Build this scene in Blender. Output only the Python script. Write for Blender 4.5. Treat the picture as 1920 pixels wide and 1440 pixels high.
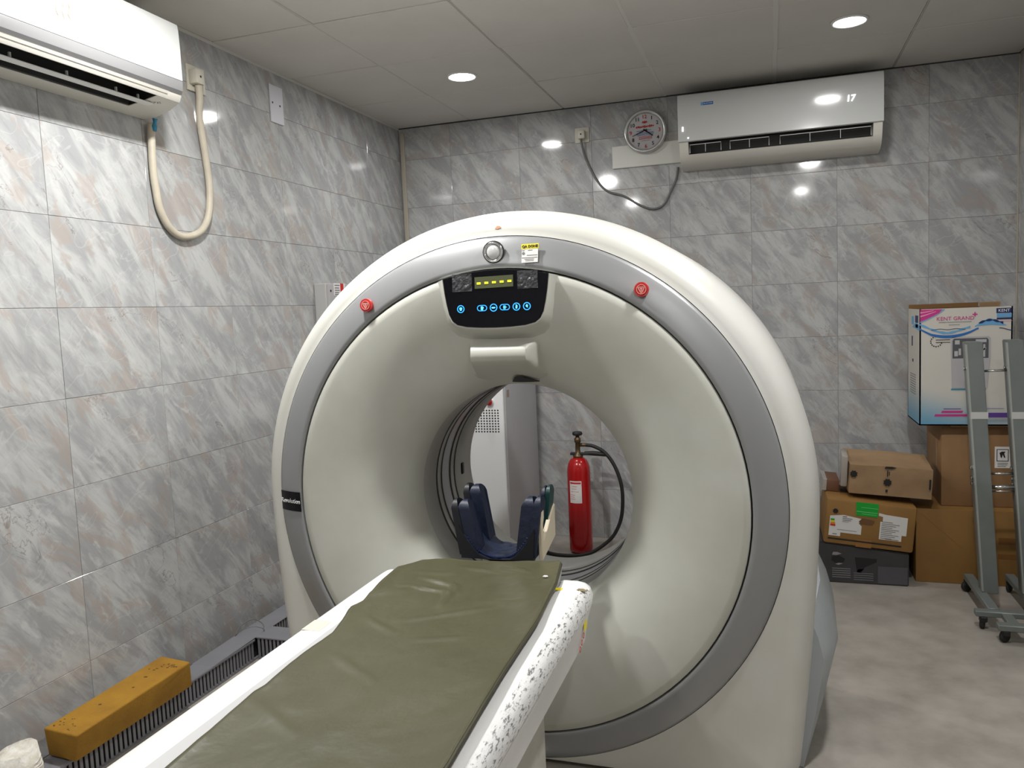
import bpy, bmesh, math, random
from mathutils import Vector, Matrix, noise as mnoise
random.seed(7)
for o in list(bpy.data.objects): bpy.data.objects.remove(o, do_unlink=True)
SC = bpy.context.scene
COL = SC.collection
PI = math.pi
H = 2.625                                   # ceiling height
# ------------------------------------------------------------------ camera
cam_d = bpy.data.cameras.new('camera'); cam_o = bpy.data.objects.new('camera', cam_d); COL.objects.link(cam_o)
cam_d.sensor_fit = 'HORIZONTAL'; cam_d.sensor_width = 36.0; cam_d.lens = 27.896; cam_d.clip_start = 0.02
yaw, pitch, roll = -0.3150, 0.0908, -0.0433
fw = Vector((math.sin(yaw)*math.cos(pitch), math.cos(yaw)*math.cos(pitch), -math.sin(pitch)))
rt = Vector((math.cos(yaw), -math.sin(yaw), 0)); up = rt.cross(fw)
R_ = rt*math.cos(roll) + up*math.sin(roll); U_ = up*math.cos(roll) - rt*math.sin(roll)
M = Matrix((R_, U_, -fw)).transposed().to_4x4(); M.translation = Vector((2.2469, -4.7662, 1.4262))
cam_o.matrix_world = M
SC.camera = cam_o
# ------------------------------------------------------------------ world, exposure, ceiling lamps
W = bpy.data.worlds.new('world'); SC.world = W; W.use_nodes = True
W.node_tree.nodes['Background'].inputs[0].default_value = (0.02, 0.02, 0.02, 1)
W.node_tree.nodes['Background'].inputs[1].default_value = 1.0
SC.view_settings.view_transform = 'Standard'; SC.view_settings.look = 'None'
SC.view_settings.gamma = 1.0; SC.view_settings.exposure = 0.0
try: SC.view_settings.use_curve_mapping = False
except Exception: pass
LAMPS = [(0.785, -0.88), (2.60, -0.88), (0.83, -2.76), (2.60, -2.74), (0.79, -4.55), (2.60, -4.55)]
LAMP_W = [9.5, 5.0, 39.0, 26.0, 14.0, 11.0]
for i, (x, y) in enumerate(LAMPS):
    ld = bpy.data.lights.new('downlight_lamp', 'AREA'); ld.shape = 'DISK'; ld.size = 0.12
    ld.energy = LAMP_W[i]; ld.color = (1.0, 0.99, 0.97)
    lo = bpy.data.objects.new('downlight_lamp', ld); COL.objects.link(lo); lo.location = (x, y, H-0.022)

# ------------------------------------------------------------------ materials
def new_mat(name):
    m = bpy.data.materials.new(name); m.use_nodes = True
    nt = m.node_tree; b = nt.nodes['Principled BSDF']
    return m, nt, b
def N(nt, t, **kw):
    n = nt.nodes.new(t)
    for k, v in kw.items():
        if k in n.inputs: n.inputs[k].default_value = v
        else: setattr(n, k, v)
    return n
def rgba(c): return (c[0], c[1], c[2], 1)
def s2l(r, g, b):
    f = lambda c: (c/255/12.92) if c/255 <= 0.04045 else ((c/255+0.055)/1.055)**2.4
    return (f(r), f(g), f(b))
def mat(name, col, rough=0.5, metal=0.0, var=0.0, vscale=6.0, bump=0.0, bscale=60.0, col2=None, spec=0.5, coat=0.0, emit=0.0, trans=0.0, stretch=None):
    m, nt, b = new_mat(name)
    b.inputs['Base Color'].default_value = rgba(col); b.inputs['Roughness'].default_value = rough
    b.inputs['Metallic'].default_value = metal; b.inputs['Specular IOR Level'].default_value = spec
    b.inputs['Coat Weight'].default_value = coat; b.inputs['Coat Roughness'].default_value = 0.08
    if trans: b.inputs['Transmission Weight'].default_value = trans
    if emit:
        b.inputs['Emission Color'].default_value = rgba(col); b.inputs['Emission Strength'].default_value = emit
    tc = N(nt, 'ShaderNodeTexCoord'); src = tc.outputs['Object']
    if stretch:
        mp = N(nt, 'ShaderNodeMapping'); mp.inputs['Scale'].default_value = stretch
        nt.links.new(src, mp.inputs[0]); src = mp.outputs[0]
    if var or col2:
        no = N(nt, 'ShaderNodeTexNoise', Scale=vscale, Detail=5.0, Roughness=0.6); nt.links.new(src, no.inputs['Vector'])
        rp = N(nt, 'ShaderNodeMapRange'); rp.inputs[1].default_value = 0.35; rp.inputs[2].default_value = 0.68
        nt.links.new(no.outputs[0], rp.inputs[0])
        mx = N(nt, 'ShaderNodeMix', data_type='RGBA')
        c2 = col2 if col2 else tuple(c*(1-var) for c in col)
        mx.inputs[6].default_value = rgba(col); mx.inputs[7].default_value = rgba(c2)
        nt.links.new(rp.outputs[0], mx.inputs[0]); nt.links.new(mx.outputs[2], b.inputs['Base Color'])
    if bump:
        nb = N(nt, 'ShaderNodeTexNoise', Scale=bscale, Detail=4.0); nt.links.new(src, nb.inputs['Vector'])
        bp = N(nt, 'ShaderNodeBump', Strength=bump, Distance=0.01); nt.links.new(nb.outputs[0], bp.inputs['Height'])
        nt.links.new(bp.outputs[0], b.inputs['Normal'])
    return m

def marble_mat():
    m, nt, b = new_mat('glazed_marble_tile')
    b.inputs['Roughness'].default_value = 0.07; b.inputs['Specular IOR Level'].default_value = 0.5
    tc = N(nt, 'ShaderNodeTexCoord'); oi = N(nt, 'ShaderNodeObjectInfo')
    mul = N(nt, 'ShaderNodeVectorMath', operation='SCALE'); mul.inputs[0].default_value = (37.0, 0.0, 23.0)
    nt.links.new(oi.outputs['Random'], mul.inputs['Scale'])
    add = N(nt, 'ShaderNodeVectorMath', operation='ADD')
    nt.links.new(tc.outputs['Object'], add.inputs[0]); nt.links.new(mul.outputs[0], add.inputs[1])
    def streak(angle, sc, scale, detail, dist=0.0):
        mp = N(nt, 'ShaderNodeMapping', vector_type='TEXTURE'); mp.inputs['Rotation'].default_value = (0, 0, angle)
        mp.inputs['Scale'].default_value = (1/sc[0], 1/sc[1], 1); nt.links.new(add.outputs[0], mp.inputs[0])
        n = N(nt, 'ShaderNodeTexNoise', Scale=scale, Detail=detail, Roughness=0.62, Distortion=dist)
        nt.links.new(mp.outputs[0], n.inputs['Vector']); return n.outputs[0]
    def ramp(src, lo, hi):
        r = N(nt, 'ShaderNodeMapRange'); r.interpolation_type = 'SMOOTHSTEP'
        r.inputs[1].default_value = lo; r.inputs[2].default_value = hi; nt.links.new(src, r.inputs[0]); return r.outputs[0]
    def mix(fac, a, c, k=1.0):
        mx = N(nt, 'ShaderNodeMix', data_type='RGBA')
        if k != 1.0:
            mm = N(nt, 'ShaderNodeMath', operation='MULTIPLY'); nt.links.new(fac, mm.inputs[0]); mm.inputs[1].default_value = k; fac = mm.outputs[0]
        nt.links.new(fac, mx.inputs[0])
        if isinstance(a, tuple): mx.inputs[6].default_value = rgba(a)
        else: nt.links.new(a, mx.inputs[6])
        mx.inputs[7].default_value = rgba(c); return mx.outputs[2]
    A = -0.92
    soft = streak(A, (1.0, 3.0, 1), 4.2, 6.0, 0.5)
    c = mix(ramp(soft, 0.36, 0.62), (0.47, 0.475, 0.47), (0.325, 0.33, 0.335))
    fine = streak(A, (1.0, 7.0, 1), 9.0, 8.0, 0.4)
    c = mix(ramp(fine, 0.52, 0.70), c, (0.265, 0.26, 0.26), 0.5)
    pk = streak(A, (1.0, 2.2, 1), 3.6, 4.0, 0.6)
    c = mix(ramp(pk, 0.54, 0.62), c, (0.36, 0.305, 0.27), 0.55)
    pl = streak(A, (1.2, 3.0, 1), 5.5, 4.0, 0.3)
    c = mix(ramp(pl, 0.60, 0.72), c, (0.55, 0.555, 0.55), 0.6)
    # pale veins: thin level sets of a stretched noise, running across the streaks
    v = streak(0.55, (0.9, 1.9, 1), 4.4, 2.0, 0.35)
    s = N(nt, 'ShaderNodeMath', operation='SUBTRACT'); nt.links.new(v, s.inputs[0]); s.inputs[1].default_value = 0.56
    ab = N(nt, 'ShaderNodeMath', operation='ABSOLUTE'); nt.links.new(s.outputs[0], ab.inputs[0])
    iv = N(nt, 'ShaderNodeMapRange'); iv.inputs[1].default_value = 0.0; iv.inputs[2].default_value = 0.010; iv.inputs[3].default_value = 1.0; iv.inputs[4].default_value = 0.0
    nt.links.new(ab.outputs[0], iv.inputs[0])
    c = mix(iv.outputs[0], c, (0.56, 0.56, 0.555), 0.28)
    # thin brown cracks
    v2 = streak(A, (1.0, 2.6, 1), 3.0, 5.0, 0.7)
    s2 = N(nt, 'ShaderNodeMath', operation='SUBTRACT'); nt.links.new(v2, s2.inputs[0]); s2.inputs[1].default_value = 0.635
    a2 = N(nt, 'ShaderNodeMath', operation='ABSOLUTE'); nt.links.new(s2.outputs[0], a2.inputs[0])
    i2 = N(nt, 'ShaderNodeMapRange'); i2.inputs[1].default_value = 0.0; i2.inputs[2].default_value = 0.007; i2.inputs[3].default_value = 1.0; i2.inputs[4].default_value = 0.0
    nt.links.new(a2.outputs[0], i2.inputs[0])
    c = mix(i2.outputs[0], c, (0.17, 0.14, 0.12), 0.6)
    nt.links.new(c, b.inputs['Base Color'])
    return m

def cover_mat():
    """off-white moulded plastic with faint dirt and a few brown stains"""
    m, nt, b = new_mat('gantry_cover_plastic')
    b.inputs['Roughness'].default_value = 0.42
    tc = N(nt, 'ShaderNodeTexCoord')
    n1 = N(nt, 'ShaderNodeTexNoise', Scale=2.6, Detail=5.0, Roughness=0.55); nt.links.new(tc.outputs['Object'], n1.inputs['Vector'])
    r1 = N(nt, 'ShaderNodeMapRange'); r1.inputs[1].default_value = 0.38; r1.inputs[2].default_value = 0.7; nt.links.new(n1.outputs[0], r1.inputs[0])
    mx = N(nt, 'ShaderNodeMix', data_type='RGBA'); mx.inputs[6].default_value = rgba((0.53, 0.535, 0.485)); mx.inputs[7].default_value = rgba((0.44, 0.435, 0.38))
    nt.links.new(r1.outputs[0], mx.inputs[0])
    # stain spot (upper left of the dish) with noise-broken edge
    mp = N(nt, 'ShaderNodeVectorMath', operation='DISTANCE'); mp.inputs[1].default_value = STAIN
    nt.links.new(tc.outputs['Object'], mp.inputs[0])
    n2 = N(nt, 'ShaderNodeTexNoise', Scale=38.0, Detail=6.0); nt.links.new(tc.outputs['Object'], n2.inputs['Vector'])
    rr = N(nt, 'ShaderNodeMapRange'); rr.inputs[1].default_value = 0.02; rr.inputs[2].default_value = 0.055; rr.inputs[3].default_value = 1; rr.inputs[4].default_value = 0
    nt.links.new(mp.outputs['Value'], rr.inputs[0])
    rn = N(nt, 'ShaderNodeMapRange'); rn.inputs[1].default_value = 0.46; rn.inputs[2].default_value = 0.62; nt.links.new(n2.outputs[0], rn.inputs[0])
    mm = N(nt, 'ShaderNodeMath', operation='MULTIPLY'); nt.links.new(rr.outputs[0], mm.inputs[0]); nt.links.new(rn.outputs[0], mm.inputs[1])
    m3 = N(nt, 'ShaderNodeMath', operation='MULTIPLY'); nt.links.new(mm.outputs[0], m3.inputs[0]); m3.inputs[1].default_value = 0.55
    mx2 = N(nt, 'ShaderNodeMix', data_type='RGBA'); nt.links.new(m3.outputs[0], mx2.inputs[0]); nt.links.new(mx.outputs[2], mx2.inputs[6]); mx2.inputs[7].default_value = rgba((0.42, 0.25, 0.15))
    nt.links.new(mx2.outputs[2], b.inputs['Base Color'])
    return m

def scuffed_mat():
    """white paint rubbed through to bright metal in streaks along the edge"""
    m, nt, b = new_mat('scuffed_white_edge')
    tc = N(nt, 'ShaderNodeTexCoord')
    mp = N(nt, 'ShaderNodeMapping'); mp.inputs['Scale'].default_value = (3.0, 0.9, 3.0); nt.links.new(tc.outputs['Object'], mp.inputs[0])
    n = N(nt, 'ShaderNodeTexNoise', Scale=48.0, Detail=9.0, Roughness=0.75); nt.links.new(mp.outputs[0], n.inputs['Vector'])
    r = N(nt, 'ShaderNodeMapRange'); r.inputs[1].default_value = 0.535; r.inputs[2].default_value = 0.58; nt.links.new(n.outputs[0], r.inputs[0])
    mx = N(nt, 'ShaderNodeMix', data_type='RGBA'); mx.inputs[6].default_value = rgba((0.8, 0.8, 0.79)); mx.inputs[7].default_value = rgba((0.30, 0.30, 0.305))
    nt.links.new(r.outputs[0], mx.inputs[0]); nt.links.new(mx.outputs[2], b.inputs['Base Color'])
    mt = N(nt, 'ShaderNodeMath', operation='MULTIPLY'); nt.links.new(r.outputs[0], mt.inputs[0]); mt.inputs[1].default_value = 0.6; nt.links.new(mt.outputs[0], b.inputs['Metallic'])
    b.inputs['Roughness'].default_value = 0.35
    bp = N(nt, 'ShaderNodeBump', Strength=0.5, Distance=0.004); nt.links.new(n.outputs[0], bp.inputs['Height']); nt.links.new(bp.outputs[0], b.inputs['Normal'])
    return m

def kent_mat():
    """white printed carton fading to blue towards its bottom edge (flat print)"""
    m, nt, b = new_mat('printed_white_carton')
    b.inputs['Roughness'].default_value = 0.5
    tc = N(nt, 'ShaderNodeTexCoord'); sp = N(nt, 'ShaderNodeSeparateXYZ'); nt.links.new(tc.outputs['Object'], sp.inputs[0])
    # centre stays pale: subtract an x-bulge from the fade height
    mm = N(nt, 'ShaderNodeMath', operation='MULTIPLY'); nt.links.new(sp.outputs[0], mm.inputs[0]); mm.inputs[1].default_value = 0.28
    ad = N(nt, 'ShaderNodeMath', operation='ADD'); nt.links.new(sp.outputs[2], ad.inputs[0]); nt.links.new(mm.outputs[0], ad.inputs[1])
    r = N(nt, 'ShaderNodeMapRange'); r.inputs[1].default_value = 0.0; r.inputs[2].default_value = 0.22; r.inputs[3].default_value = 1.0; r.inputs[4].default_value = 0.0
    r.interpolation_type = 'SMOOTHSTEP'; nt.links.new(ad.outputs[0], r.inputs[0])
    mx = N(nt, 'ShaderNodeMix', data_type='RGBA'); mx.inputs[6].default_value = rgba((0.58, 0.555, 0.50)); mx.inputs[7].default_value = rgba((0.12, 0.32, 0.47))
    nt.links.new(r.outputs[0], mx.inputs[0]); nt.links.new(mx.outputs[2], b.inputs['Base Color'])
    return m

def glow(name, col, strength):
    m, nt, b = new_mat(name)
    b.inputs['Base Color'].default_value = rgba(tuple(c*0.3 for c in col)); b.inputs['Emission Color'].default_value = rgba(col); b.inputs['Emission Strength'].default_value = strength
    return m

GX, GZ, GY = 1.479, 0.8365, -2.516            # gantry axis and front plane
STAIN = (-0.44, GY+2.516+0.02, 1.265)         # in the gantry's own coordinates
MAT = dict(
    marble=marble_mat(), grout=mat('tile_grout', (0.33, 0.315, 0.29), 0.8, var=0.3, vscale=8),
    ceiling=mat('ceiling_panel_white', (0.60, 0.58, 0.54), 0.7, var=0.06, vscale=3), bar=mat('ceiling_bar_white', (0.60, 0.585, 0.55), 0.5),
    void=mat('ceiling_void', (0.05, 0.05, 0.05), 0.9),
    floor=mat('mottled_stone_floor', (0.43, 0.395, 0.355), 0.38, col2=(0.30, 0.275, 0.24), vscale=5.5, bump=0.05, bscale=40),
    wall=mat('plain_wall', (0.5, 0.5, 0.49), 0.5),
    cover=cover_mat(), shell=mat('gantry_shell_white', (0.60, 0.60, 0.57), 0.4, col2=(0.54, 0.53, 0.48), vscale=2.2),
    ring=mat('gantry_trim_grey', (0.29, 0.295, 0.30), 0.36, metal=0.35, var=0.06, vscale=3), seam=mat('dark_seam', (0.02, 0.02, 0.02), 0.6),
    bore=mat('bore_liner_grey', (0.40, 0.40, 0.37), 0.4, var=0.1, vscale=4), window=mat('scan_window_film', (0.42, 0.42, 0.44), 0.2),
    skirt=mat('blue_grey_plastic', (0.34, 0.365, 0.375), 0.4, var=0.12, vscale=6),
    black=mat('glossy_black', (0.003, 0.003, 0.005), 0.14, spec=0.22), mblack=mat('matt_black', (0.012, 0.012, 0.012), 0.55),
    blackrub=mat('black_rubber', (0.015, 0.015, 0.015), 0.6), chrome=mat('chrome', (0.8, 0.8, 0.8), 0.12, metal=1.0),
    white=mat('white_plastic', (0.74, 0.74, 0.72), 0.35), offwhite=mat('aged_white_plastic', (0.60, 0.57, 0.48), 0.45, var=0.15, vscale=12),
    acwhite=mat('air_conditioner_white', (0.60, 0.61, 0.60), 0.13, coat=0.5), acgrey=mat('air_conditioner_grey_lip', (0.22, 0.22, 0.225), 0.3),
    acshell=mat('air_conditioner_cream', (0.66, 0.64, 0.58), 0.4),
    table=mat('table_white', (0.78, 0.78, 0.765), 0.35, var=0.05, vscale=5), tableside=mat('table_side_white', (0.66, 0.65, 0.59), 0.4, col2=(0.55, 0.53, 0.47), vscale=4), scuff=scuffed_mat(),
    strip=mat('cradle_edge_grey', (0.50, 0.50, 0.50), 0.4),
    olive=mat('olive_vinyl', (0.088, 0.085, 0.047), 0.36, col2=(0.072, 0.069, 0.037), vscale=4, bump=0.25, bscale=14),
    olivehem=mat('dark_olive_hem', (0.045, 0.042, 0.022), 0.5),
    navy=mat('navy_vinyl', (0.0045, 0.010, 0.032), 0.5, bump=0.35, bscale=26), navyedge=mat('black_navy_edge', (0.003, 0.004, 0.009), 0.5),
    beige=mat('beige_plastic', (0.60, 0.53, 0.40), 0.45), green=mat('dark_green_vinyl', (0.004, 0.035, 0.033), 0.4),
    red=mat('red_paint', (0.42, 0.004, 0.006), 0.22, coat=0.4), redbtn=mat('red_button', (0.62, 0.04, 0.035), 0.3), pink=mat('pink_button_print', (0.86, 0.42, 0.38), 0.35),
    brass=mat('dull_brass', (0.16, 0.11, 0.06), 0.4, metal=0.8), paper=mat('paper_label', (0.72, 0.70, 0.68), 0.6),
    card=mat('brown_cardboard', (0.30, 0.165, 0.072), 0.75, var=0.15, vscale=5, bump=0.1, bscale=30), cardb=mat('yellow_brown_cardboard', (0.30, 0.155, 0.04), 0.7, var=0.15, vscale=5),
    cardl=mat('pale_cardboard', (0.37, 0.235, 0.125), 0.75, var=0.18, vscale=7, bump=0.25, bscale=24), cardd=mat('dark_cardboard', (0.16, 0.075, 0.03), 0.8), tape=mat('clear_tape', (0.42, 0.38, 0.34), 0.15), 
    darkbox=mat('charcoal_print_box', (0.050, 0.050, 0.054), 0.4, var=0.25, vscale=9), ink=mat('black_ink', (0.012, 0.012, 0.012), 0.7), greytxt=mat('grey_print', (0.18, 0.18, 0.19), 0.6), palelines=mat('pale_print', (0.20, 0.20, 0.21), 0.6),
    kent=kent_mat(), magenta=mat('magenta_print', (0.55, 0.03, 0.22), 0.5), pinkp=mat('pink_print', (0.75, 0.30, 0.48), 0.5), blue=mat('blue_print', (0.02, 0.13, 0.42), 0.5), lblue=mat('light_blue_print', (0.13, 0.36, 0.62), 0.5), navyp=mat('navy_print', (0.01, 0.02, 0.10), 0.5),
    purple=mat('purple_print', (0.10, 0.04, 0.25), 0.5), redp=mat('red_print', (0.55, 0.02, 0.02), 0.5), greenp=mat('green_tape', (0.0, 0.36, 0.03), 0.3), yellowp=mat('yellow_print', (0.80, 0.66, 0.02), 0.5), orangep=mat('orange_print', (0.75, 0.22, 0.02), 0.5), whitep=mat('white_print', (0.8, 0.8, 0.8), 0.5),
    steel=mat('grey_painted_steel', (0.19, 0.21, 0.20), 0.42, metal=0.15, var=0.12, vscale=8), steeledge=mat('pale_steel_edge', (0.36, 0.38, 0.36), 0.4, metal=0.2), rodm=mat('polished_rod', (0.65, 0.65, 0.64), 0.18, metal=1.0), tapew=mat('white_tape', (0.50, 0.50, 0.48), 0.4),
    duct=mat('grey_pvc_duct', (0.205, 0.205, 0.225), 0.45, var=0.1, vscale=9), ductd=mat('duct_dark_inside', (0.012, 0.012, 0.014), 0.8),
    sponge=mat('mustard_sponge', (0.34, 0.175, 0.010), 0.85, col2=(0.26, 0.125, 0.007), vscale=9, bump=0.2, bscale=120), hole=mat('sponge_hole_brown', (0.09, 0.04, 0.006), 0.9),
    cloth=mat('white_gauze', (0.70, 0.68, 0.62), 0.85, col2=(0.52, 0.48, 0.40), vscale=30, bump=0.5, bscale=60),
    cable=mat('beige_cable_sleeve', (0.50, 0.45, 0.36), 0.5, var=0.12, vscale=15), gcable=mat('grey_cable', (0.12, 0.12, 0.115), 0.5), bluetape=mat('blue_tape', (0.03, 0.22, 0.36), 0.5),
    trim=mat('beige_trim', (0.42, 0.38, 0.31), 0.5), cab=mat('cabinet_white', (0.84, 0.84, 0.845), 0.35), cabside=mat('cabinet_shaded_white', (0.52, 0.515, 0.53), 0.4), panel=mat('panel_grey', (0.47, 0.47, 0.46), 0.45),
    clockface=mat('clock_face', (0.66, 0.65, 0.67), 0.4), silver=mat('silver_plastic', (0.52, 0.52, 0.51), 0.25, metal=0.6),
    lampglow=glow('lamp_diffuser', (1.0, 0.99, 0.97), 22.0), bluelit=glow('blue_backlit', (0.02, 0.30, 1.0), 2.2), cyanlit=glow('pale_blue_backlit', (0.10, 0.55, 1.0), 2.0), yellowlit=glow('yellow_segments', (0.95, 0.95, 0.02), 1.4), lcd=mat('olive_lcd', (0.10, 0.11, 0.055), 0.15), digits=glow('white_digits', (1, 1, 1), 2.5), greenlit=glow('green_light', (0.05, 0.9, 0.25), 1.5),
    film=mat('wrinkled_film', (0.05, 0.05, 0.055), 0.08, bump=1.0, bscale=55),
)

# ------------------------------------------------------------------ object helpers
def wloc(o):
    p = Vector((0, 0, 0))
    while o is not None: p += Vector(o.location); o = o.parent
    return p
def link(name, me, m, parent=None, smooth=False):
    o = bpy.data.objects.new(name, me); COL.objects.link(o)
    if m is not None and len(me.materials) == 0: me.materials.append(m)
    if parent is not None: o.parent = parent
    if smooth:
        for p in me.polygons: p.use_smooth = True
    return o
def obj(name, bm, m, parent=None, smooth=False, at=None, auto=None):
    """link a bmesh built in world coordinates; its origin is the parent's (or 'at')"""
    off = wloc(parent) if parent is not None else Vector(at or (0, 0, 0))
    if off.length > 0: bmesh.ops.translate(bm, verts=bm.verts, vec=-off)
    bmesh.ops.recalc_face_normals(bm, faces=bm.faces)
    me = bpy.data.meshes.new(name); bm.to_mesh(me); bm.free()
    o = link(name, me, m, parent, smooth)
    if parent is None and at: o.location = at
    if auto is not None:
        for p in me.polygons: p.use_smooth = True
        try: me.set_sharp_from_angle(angle=math.radians(auto))
        except Exception: pass
    return o
def thing(name, label, cat, loc, group=None):
    o = bpy.data.objects.new(name, None); COL.objects.link(o); o.location = loc; o.empty_display_size = 0.05
    o['label'] = label; o['category'] = cat
    if group: o['group'] = group
    return o
def tag(o, label, cat, group=None):
    o['label'] = label; o['category'] = cat
    if group: o['group'] = group
    return o
def struct(o): o['kind'] = 'structure'; return o
def lab(o, t): o['label'] = t; return o

def box(bm, a, b, bev=0.0, seg=2, mtx=None):
    c = [(a[i]+b[i])/2 for i in range(3)]; s = [abs(b[i]-a[i]) for i in range(3)]
    r = bmesh.ops.create_cube(bm, size=1.0); vs = r['verts']
    bmesh.ops.scale(bm, vec=s, verts=vs); bmesh.ops.translate(bm, vec=c, verts=vs)
    if bev > 0:
        es = list({e for v in vs for e in v.link_edges})
        r2 = bmesh.ops.bevel(bm, geom=es, offset=min(bev, min(s)*0.48), segments=seg, profile=0.5, affect='EDGES')
        vs = list({v for f in r2['faces'] for v in f.verts} | {v for v in vs if v.is_valid})
    if mtx is not None: bmesh.ops.transform(bm, matrix=mtx, verts=vs)
    return vs
def bxm(a, b, bev=0.0, seg=2, mtx=None):
    bm = bmesh.new(); box(bm, a, b, bev, seg, mtx); return bm
def rotm(axis, ang, piv):
    return Matrix.Translation(piv) @ Matrix.Rotation(ang, 4, axis) @ Matrix.Translation(-Vector(piv))
def prism(bm, pts, f, d0, d1):
    """polygon pts [(u,v)] extruded from d0 to d1; f(u,v,d)->xyz"""
    n = len(pts)
    A = [bm.verts.new(f(u, v, d0)) for u, v in pts]; B = [bm.verts.new(f(u, v, d1)) for u, v in pts]
    bm.faces.new(A); bm.faces.new(B[::-1])
    for i in range(n): bm.faces.new((A[i], B[i], B[(i+1) % n], A[(i+1) % n]))
def lathe(bm, prof, f, seg=48, a0=0.0, a1=2*PI, close=False):
    """prof [(r,h)]; f(r*cos, r*sin, h)->xyz"""
    full = abs(a1-a0-2*PI) < 1e-6; ns = seg if full else seg+1
    rings = []
    for r, h in prof:
        if r < 1e-6: v = bm.verts.new(f(0, 0, h)); rings.append([v]*ns)
        else: rings.append([bm.verts.new(f(r*math.cos(a0+(a1-a0)*i/seg), r*math.sin(a0+(a1-a0)*i/seg), h)) for i in range(ns)])
    if close: rings.append(rings[0])
    for A, B in zip(rings, rings[1:]):
        for i in range(seg):
            j = (i+1) % ns
            q = [A[i], A[j], B[j], B[i]]; u = []
            for v in q:
                if v not in u: u.append(v)
            if len(u) >= 3:
                try: bm.faces.new(u)
                except ValueError: pass
def tube(bm, pts, r, seg=10, cap=True):
    pts = [Vector(p) for p in pts]; n = len(pts); rings = []
    t0 = (pts[1]-pts[0]).normalized(); ref = Vector((0, 0, 1)) if abs(t0.z) < 0.9 else Vector((1, 0, 0))
    nrm = t0.cross(ref).normalized()
    for i, p in enumerate(pts):
        t = (pts[min(i+1, n-1)]-pts[max(i-1, 0)]).normalized()
        nrm = (nrm - t*nrm.dot(t)).normalized(); bn = t.cross(nrm)
        rr = r[i] if isinstance(r, (list, tuple)) else r
        rings.append([bm.verts.new(p + nrm*rr*math.cos(2*PI*k/seg) + bn*rr*math.sin(2*PI*k/seg)) for k in range(seg)])
    for A, B in zip(rings, rings[1:]):
        for k in range(seg): bm.faces.new((A[k], A[(k+1) % seg], B[(k+1) % seg], B[k]))
    if cap: bm.faces.new(rings[0][::-1]); bm.faces.new(rings[-1])
def spline(P, n=8):
    P = [Vector(p) for p in P]; Q = [P[0]*2-P[1]] + P + [P[-1]*2-P[-2]]; out = []
    for i in range(1, len(Q)-2):
        for k in range(n):
            t = k/n; a, b, c, d = Q[i-1], Q[i], Q[i+1], Q[i+2]
            out.append(0.5*((2*b)+(c-a)*t+(2*a-5*b+4*c-d)*t*t+(3*b-a-3*c+d)*t*t*t))
    out.append(P[-1]); return out
def text(name, s, size, o, rv, uv, m, parent, align='CENTER', ext=0.0004, sx=1.0, shear=0.0, thick=0.0):
    """flat lettering turned into a mesh; o centre, rv right, uv up"""
    cu = bpy.data.curves.new(name, 'FONT'); cu.body = s; cu.size = size; cu.align_x = align; cu.align_y = 'CENTER'; cu.extrude = ext; cu.shear = shear; cu.offset = thick; cu.resolution_u = 2
    to = bpy.data.objects.new(name, cu); COL.objects.link(to)
    bpy.context.view_layer.update()
    me = bpy.data.meshes.new_from_object(to.evaluated_get(bpy.context.evaluated_depsgraph_get()))
    bpy.data.objects.remove(to, do_unlink=True); bpy.data.curves.remove(cu)
    rv = Vector(rv).normalized(); uv = Vector(uv).normalized(); nv = rv.cross(uv)
    T = Matrix((rv*sx, uv, nv)).transposed().to_4x4(); T.translation = Vector(o) - (wloc(parent) if parent else Vector((0, 0, 0)))
    me.transform(T); me.materials.clear()
    return link(name, me, m, parent)
def disc(bm, c, rv, uv, r, h, seg=24, r2=None):
    """short cylinder standing on c with normal rv x uv"""
    c = Vector(c); rv = Vector(rv).normalized(); uv = Vector(uv).normalized(); nv = rv.cross(uv)
    f = lambda a, b, d: c + rv*a + uv*b + nv*d
    r2 = r if r2 is None else r2
    lathe(bm, [(0, 0), (r, 0), (r2, h), (0, h)], f, seg)
def ringdisc(bm, c, rv, uv, ro, ri, h, seg=28):
    c = Vector(c); rv = Vector(rv).normalized(); uv = Vector(uv).normalized(); nv = rv.cross(uv)
    f = lambda a, b, d: c + rv*a + uv*b + nv*d
    lathe(bm, [(ri, 0), (ro, 0), (ro, h), (ri, h)], f, seg, close=True)
def poly(bm, pts, o, rv, uv, h=0.0006):
    o = Vector(o); rv = Vector(rv).normalized(); uv = Vector(uv).normalized(); nv = rv.cross(uv)
    prism(bm, pts, lambda u, v, d: o+rv*u+uv*v+nv*d, 0.0, h)
def rect(bm, u0, v0, u1, v1, o, rv, uv, h=0.0006): poly(bm, [(u0, v0), (u1, v0), (u1, v1), (u0, v1)], o, rv, uv, h)
XP, YP, ZP = Vector((1, 0, 0)), Vector((0, 1, 0)), Vector((0, 0, 1))
YM = -YP

# ------------------------------------------------------------------ the room
RW, YF = 3.48, -5.75
struct(obj('floor', bxm((-0.12, YF-0.12, -0.06), (RW+0.12, 0.12, 0.0)), MAT['floor']))
w_back = struct(obj('wall_back', bxm((-0.12, 0.0022, 0), (RW+0.12, 0.12, H+0.1)), MAT['grout']))
w_left = struct(obj('wall_left', bxm((-0.12, YF, 0), (-0.0022, 0.12, H+0.1)), MAT['grout']))
w_right = struct(obj('wall_right', bxm((RW+0.0022, YF, 0), (RW+0.12, 0.12, H+0.1)), MAT['grout']))
struct(obj('wall_front', bxm((-0.12, YF-0.12, 0), (RW+0.12, YF, H+0.1)), MAT['wall']))
ceil = struct(obj('ceiling', bxm((-0.12, YF-0.12, H+0.02), (RW+0.12, 0.12, H+0.1)), MAT['void']))

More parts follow.
